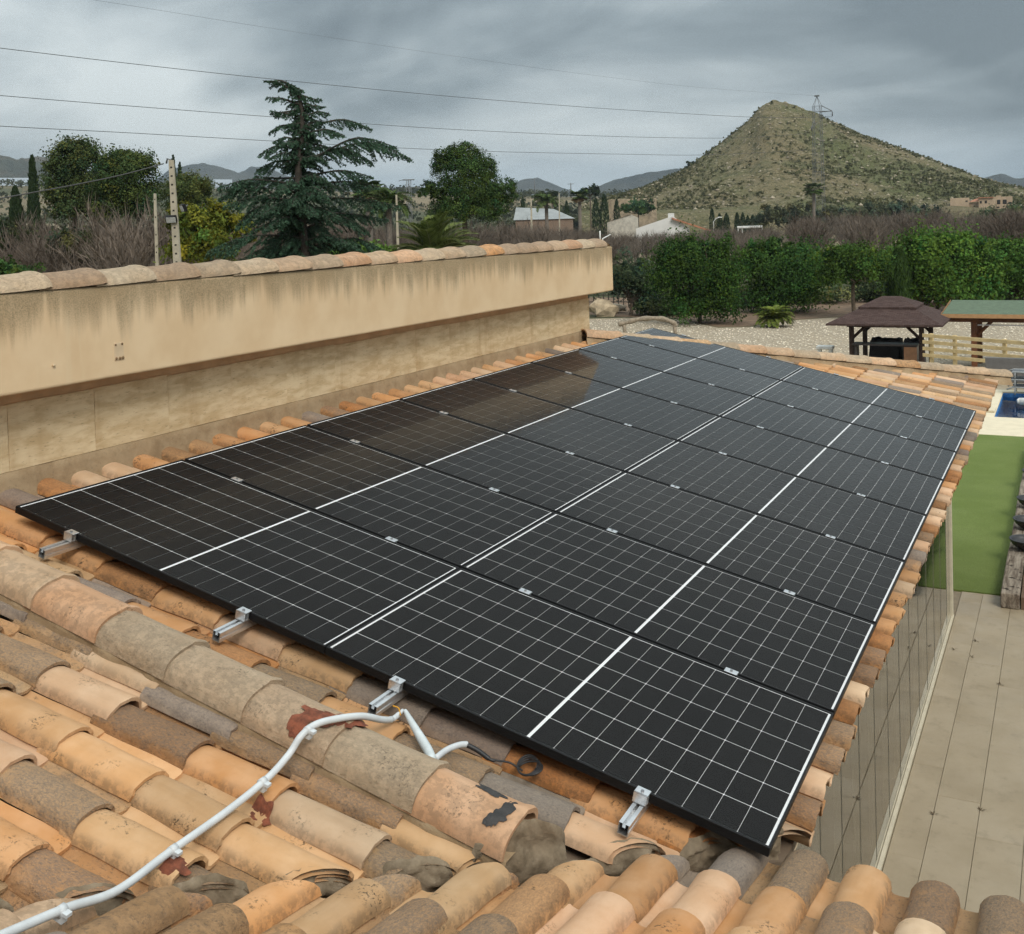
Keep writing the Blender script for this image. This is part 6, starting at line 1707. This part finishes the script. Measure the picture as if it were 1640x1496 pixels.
# covered furniture in the gazebo
DK = m_plain('dark_cover', (0.012, 0.012, 0.015), .75, var=.3, scale=4, bump=.5)
def cover(x0, x1, y0, y1, h_, seed, lb):
    nx_, ny_ = 14, 8; V = []; F = []
    for i in range(nx_ + 1):
        for j in range(ny_ + 1):
            u_, v_ = i / nx_, j / ny_; e_ = min(u_, 1-u_, v_, 1-v_)
            V.append((x0 + (x1-x0)*u_, y0 + (y1-y0)*v_, (h_ if e_ > 0 else 0) * (1 + .10 * fbm((u_*3 + seed, v_*3, seed), 3)) * (1 if e_ > 0 else 0) + .02))
    for i in range(nx_):
        for j in range(ny_): a = i*(ny_+1)+j; F.append((a, a+ny_+1, a+ny_+2, a+1))
    o = MB().add(V, F, False).build('covered_furniture', DK); o.location = tuple(gz0); tag(o, lb, 'furniture cover', 'covered furniture in the gazebo')
cover(.35, 1.45, .9, 2.3, zpx(1385, 546, DG + 1) - GZ, 1.0, 'black fabric cover over furniture at the left in the gazebo')
cover(1.5, gw - .1, .8, 2.2, zpx(1455, 546, DG + 1) - GZ, 4.0, 'black fabric cover over furniture at the right in the gazebo')
hb = zpx(1400, 549, DG) - GZ
b = MB().box((.05, -.25, hb - .06), (gw - .1, .35, hb), bev=.01)
for x_ in (.12, gw - .2): b.box((x_, -.2, 0), (x_ + .07, .3, hb - .06))
o = b.build('bar_table', m_plain('table_dark', (.05, .045, .045), .3)); o.location = tuple(gz0); tag(o, 'dark narrow table across the front of the gazebo', 'table')
o = MB().box((gw - .52, -.35, 0), (gw - .12, -.28, zpx(1465, 553, DG) - GZ)).build('wood_panel', m_plain('brown_panel', (.17, .085, .04), .7)); o.location = tuple(gz0); tag(o, 'small brown wooden panel leaning at the right gazebo post', 'panel')
p = at(1320, 553.5, 40); o = MB().box((-.25, -.2, p[2] - GZ - .12), (.32, .2, p[2] - GZ), bev=.02).box((-.2, -.15, 0), (-.1, .15, p[2] - GZ - .12)).box((.18, -.15, 0), (.28, .15, p[2] - GZ - .12)).build('white_bench', WHITE); o.location = (p[0], p[1], GZ); tag(o, 'small white bench left of the gazebo behind the hip tiles', 'bench')
# pergola with a green felt roof
RED = m_plain('red_brown_timber', (0.19, 0.070, 0.028), .6, var=.2, scale=5); GREEN = m_plain('green_felt', (0.095, 0.135, 0.085), .95, var=.15, scale=5, bump=.5)
DPG = 41.0; p0 = at(1560, 540, DPG); pg = empty('pergola', (p0[0], p0[1], GZ)); tag(pg, 'red-brown timber pergola with a green felt roof at the right edge', 'pergola')
hE = zpx(1525, 502, DPG - .6) - GZ; hB = zpx(1545, 487, DPG + 2) - GZ
for (x_, y_) in ((0, 0), (.0, 2.6), (5.2, 0), (5.2, 2.6)): MB().box((x_ - .09, y_ - .09, -.1), (x_ + .09, y_ + .09, hE - .1), bev=.008).build('post', RED, pg)
MB().tube([(.05, 0, hE - .85), (.62, 0, hE - .25)], .06, 4).build('brace', RED, pg)
MB().box((-1.0, -.12, hE - .34), (6.2, .0, hE - .10), bev=.01).build('beam', RED, pg); MB().box((-1.0, 2.55, hB - .34), (6.2, 2.67, hB - .1), bev=.01).build('beam', RED, pg)
V = [(-.98, -.6, hE - .05), (6.4, -.6, hE - .05), (6.4, 3.3, hB + .05), (-.98, 3.3, hB + .05)]
MB().add(V + [(a, b_, c - .05) for a, b_, c in V], [(0, 1, 2, 3), (7, 6, 5, 4), (0, 4, 5, 1), (3, 7, 4, 0)]).build('roof', GREEN, pg)
MB().add([(-1.0, -.63, hE - .16), (6.4, -.63, hE - .16), (6.4, -.63, hE - .02), (-1.0, -.63, hE - .02), (-1.03, 3.3, hB - .06), (-1.03, 3.3, hB + .08)], [(0, 1, 2, 3), (4, 0, 3, 5)]).build('fascia', m_plain('light_timber', (.42, .24, .11), .7), pg)
for q in range(3): MB().box((.15, -.45 + .22 * q, hE - .42 - .02 * q), (6.2, -.33 + .22 * q, hE - .39 - .02 * q)).build('awning_slat', m_plain('awning', (.36, .34, .34), .7) if q == 0 else bpy.data.materials['awning'], pg)
# pale timber rail fence
PINE = m_plain('pale_pine', (0.60, 0.46, 0.235), .75, var=.15, scale=5)
fa = at(1487, 560, 37.0); fb2 = at(1700, 560, 34.6); fdir = Vector((fb2[0] - fa[0], fb2[1] - fa[1], 0)); fl_ = fdir.length; fdir.normalize()
fz = float(GZ); M_ = frame(Vector((fa[0], fa[1], fz)), fdir, Vector((-fdir.y, fdir.x, 0)), Vector((0, 0, 1))); fence = empty('rail_fence'); fence.matrix_basis = M_; tag(fence, 'pale new pine fence of four horizontal rails before the pergola', 'fence')
zt = [zpx(1490, y_, 37.0) - fz for y_ in (537.5, 548, 558.5, 569)]
for z_ in zt: MB().box((-.18, -.055, z_ - .055), (fl_, -.025, z_ + .055), bev=.004).build('rail', PINE, fence)
for x_ in (.10, .93, 2.6, 4.1): MB().box((x_ - .05, -.022, -.1), (x_ + .05, .07, zt[0] + .07), bev=.004).build('post', PINE, fence)
# grey low wall and stacked loungers by the pool
GREYW = m_plain('grey_wall', (.13, .125, .12), .8)
a = at(1578, 590, 34.0); o = MB().box((0, 0, 0), (7, .15, zpx(1600, 573, 34.0) - ZG), bev=.01).build('low_wall', GREYW); o.location = (a[0], a[1], ZG); tag(o, 'dark grey low wall behind the pool loungers', 'wall')
ALW = m_plain('lounger_frame', (.30, .31, .31), .4); SLING = m_plain('grey_sling', (.10, .11, .12), .7)
for q in range(3):
    p = at(1612, 612 - q * 11, 31.6); lo_ = empty('sun_lounger', (p[0], p[1], ZG + .012 + q * .2)); tag(lo_, ['lowest of the stacked grey loungers beyond the pool', 'middle of the stacked grey loungers beyond the pool', 'topmost of the stacked grey loungers beyond the pool'][q], 'lounger', 'stacked loungers beyond the pool')
    for y_ in (0, .6): MB().tube([(0, y_, .14), (.15, y_, .2), (1.9, y_, .2)], .022, 6).build('side_rail', ALW, lo_)
    for (x_, y_) in ((.2, 0), (.2, .6), (1.7, 0), (1.7, .6)): MB().tube([(x_, y_, 0.0), (x_, y_, .2)], .02, 6).build('leg', ALW, lo_)
    MB().box((.12, .02, .185), (1.85, .58, .2), bev=.004).build('sling', SLING, lo_)
# sleeper edging with bowls
def m_sleeper():
    t = NT('old_sleeper'); v = t.coord('Object', rand=True); vs_ = t.n('ShaderNodeMapping', {'Vector': v, 'Scale': (14, 1.2, 6)}).outputs[0]
    c = t.mix(t.rng(t.noise(vs_, 1.5, 6, .7), .35, .65), (0.13, 0.10, 0.075), (0.34, 0.29, 0.23)); c = t.mix(t.rng(t.noise(v, 9, 5), .55, .7), c, (.035, .027, .02))
    return t.bsdf(c, .95, t.bump(t.noise(vs_, 6, 5), .9, .02), spec=.15)
SLP = m_sleeper(); y_ = 10.78
for q in range(5):
    L_ = [2.0, 2.4, 1.8, 2.2, 1.2][q]
    o = MB().box((0, 0, 0), (.21, L_ - .02, .19), bev=.012).build('timber_sleeper', SLP); o.location = (3.805 + .006 * (q % 2), y_, ZG + .001); tag(o, ['nearest weathered timber sleeper edging the artificial turf', 'second weathered timber sleeper along the turf, below the nearest bowls', 'third weathered timber sleeper along the turf', 'fourth weathered timber sleeper along the turf', 'farthest weathered timber sleeper along the turf toward the pool'][q], 'timber sleeper', 'timber sleepers edging the turf'); y_ += L_
tag(MB().box((4.03, 10.8, ZG), (5.2, 20.4, ZG + .15)).build('planter_soil', SOIL), kind='structure')
BOWL = m_plain('black_bowl', (.018, .018, .02), .45)
pr = [(0, 0), (.07, 0), (.13, .03), (.19, .08), (.215, .13), (.225, .15), (.205, .15), (.19, .12), (.12, .06), (0, .05)]
V = []; F = []; ns = 22
for i in range(ns):
    a = 2 * math.pi * i / ns
    for (r_, z_) in pr: V.append((r_ * math.cos(a), r_ * math.sin(a), z_))
n_ = len(pr)
for i in range(ns):
    for j in range(n_ - 1): F.append((i*n_+j, ((i+1) % ns)*n_+j, ((i+1) % ns)*n_+j+1, i*n_+j+1))
BOWL_ME = MB().add(V, F, True).mesh('planter_bowl', BOWL)
for q, yb in enumerate((12.75, 13.85, 15.15, 17.2)):
    o = mobj('planter_bowl', BOWL_ME); o.location = (4.035, yb, ZG + .192); tag(o, ['nearest black bowl on the timber sleepers', 'second black bowl on the timber sleepers', 'third black bowl on the timber sleepers', 'farthest black bowl on the timber sleepers'][q], 'bowl', 'black bowls on the sleepers')
# dry weed growing in the planter
g = np.random.default_rng(3); n = 500; P = np.stack([g.uniform(4.05, 4.5, n), g.uniform(11, 14, n), np.full(n, ZG + .2) + g.random(n) * .15], -1); T = unit(g.normal(size=(n, 3)) + np.array([0, 0, .6]))
V, F = quads(P, unit(g.normal(size=(n, 3))), T, np.full(n, .006), g.uniform(.05, .13, n)); 
tag(mobj('dry_weeds', np_mesh('dry_weeds', V, F, LEAF, np.full((n, 3), .11) * np.array([1, .8, .5]))), 'dry brown weeds in the planter beside the sleepers', 'weeds', kind='stuff')
# ------------------------------------------------------------------ air
t = NT('haze_air')
pv = t.n('ShaderNodeVolumePrincipled', {'Color': (0.74, 0.87, 1.0, 1), 'Density': 0.00013, 'Anisotropy': 0.2})
t.t.links.new(pv.outputs[0], t.out.inputs['Volume'])
hz_o = MB().box((-4200, -4200, GZ - 12), (4200, 4200, 235)).build('haze', t.m)
tag(hz_o, 'thin blue haze filling the air', 'haze', kind='stuff')
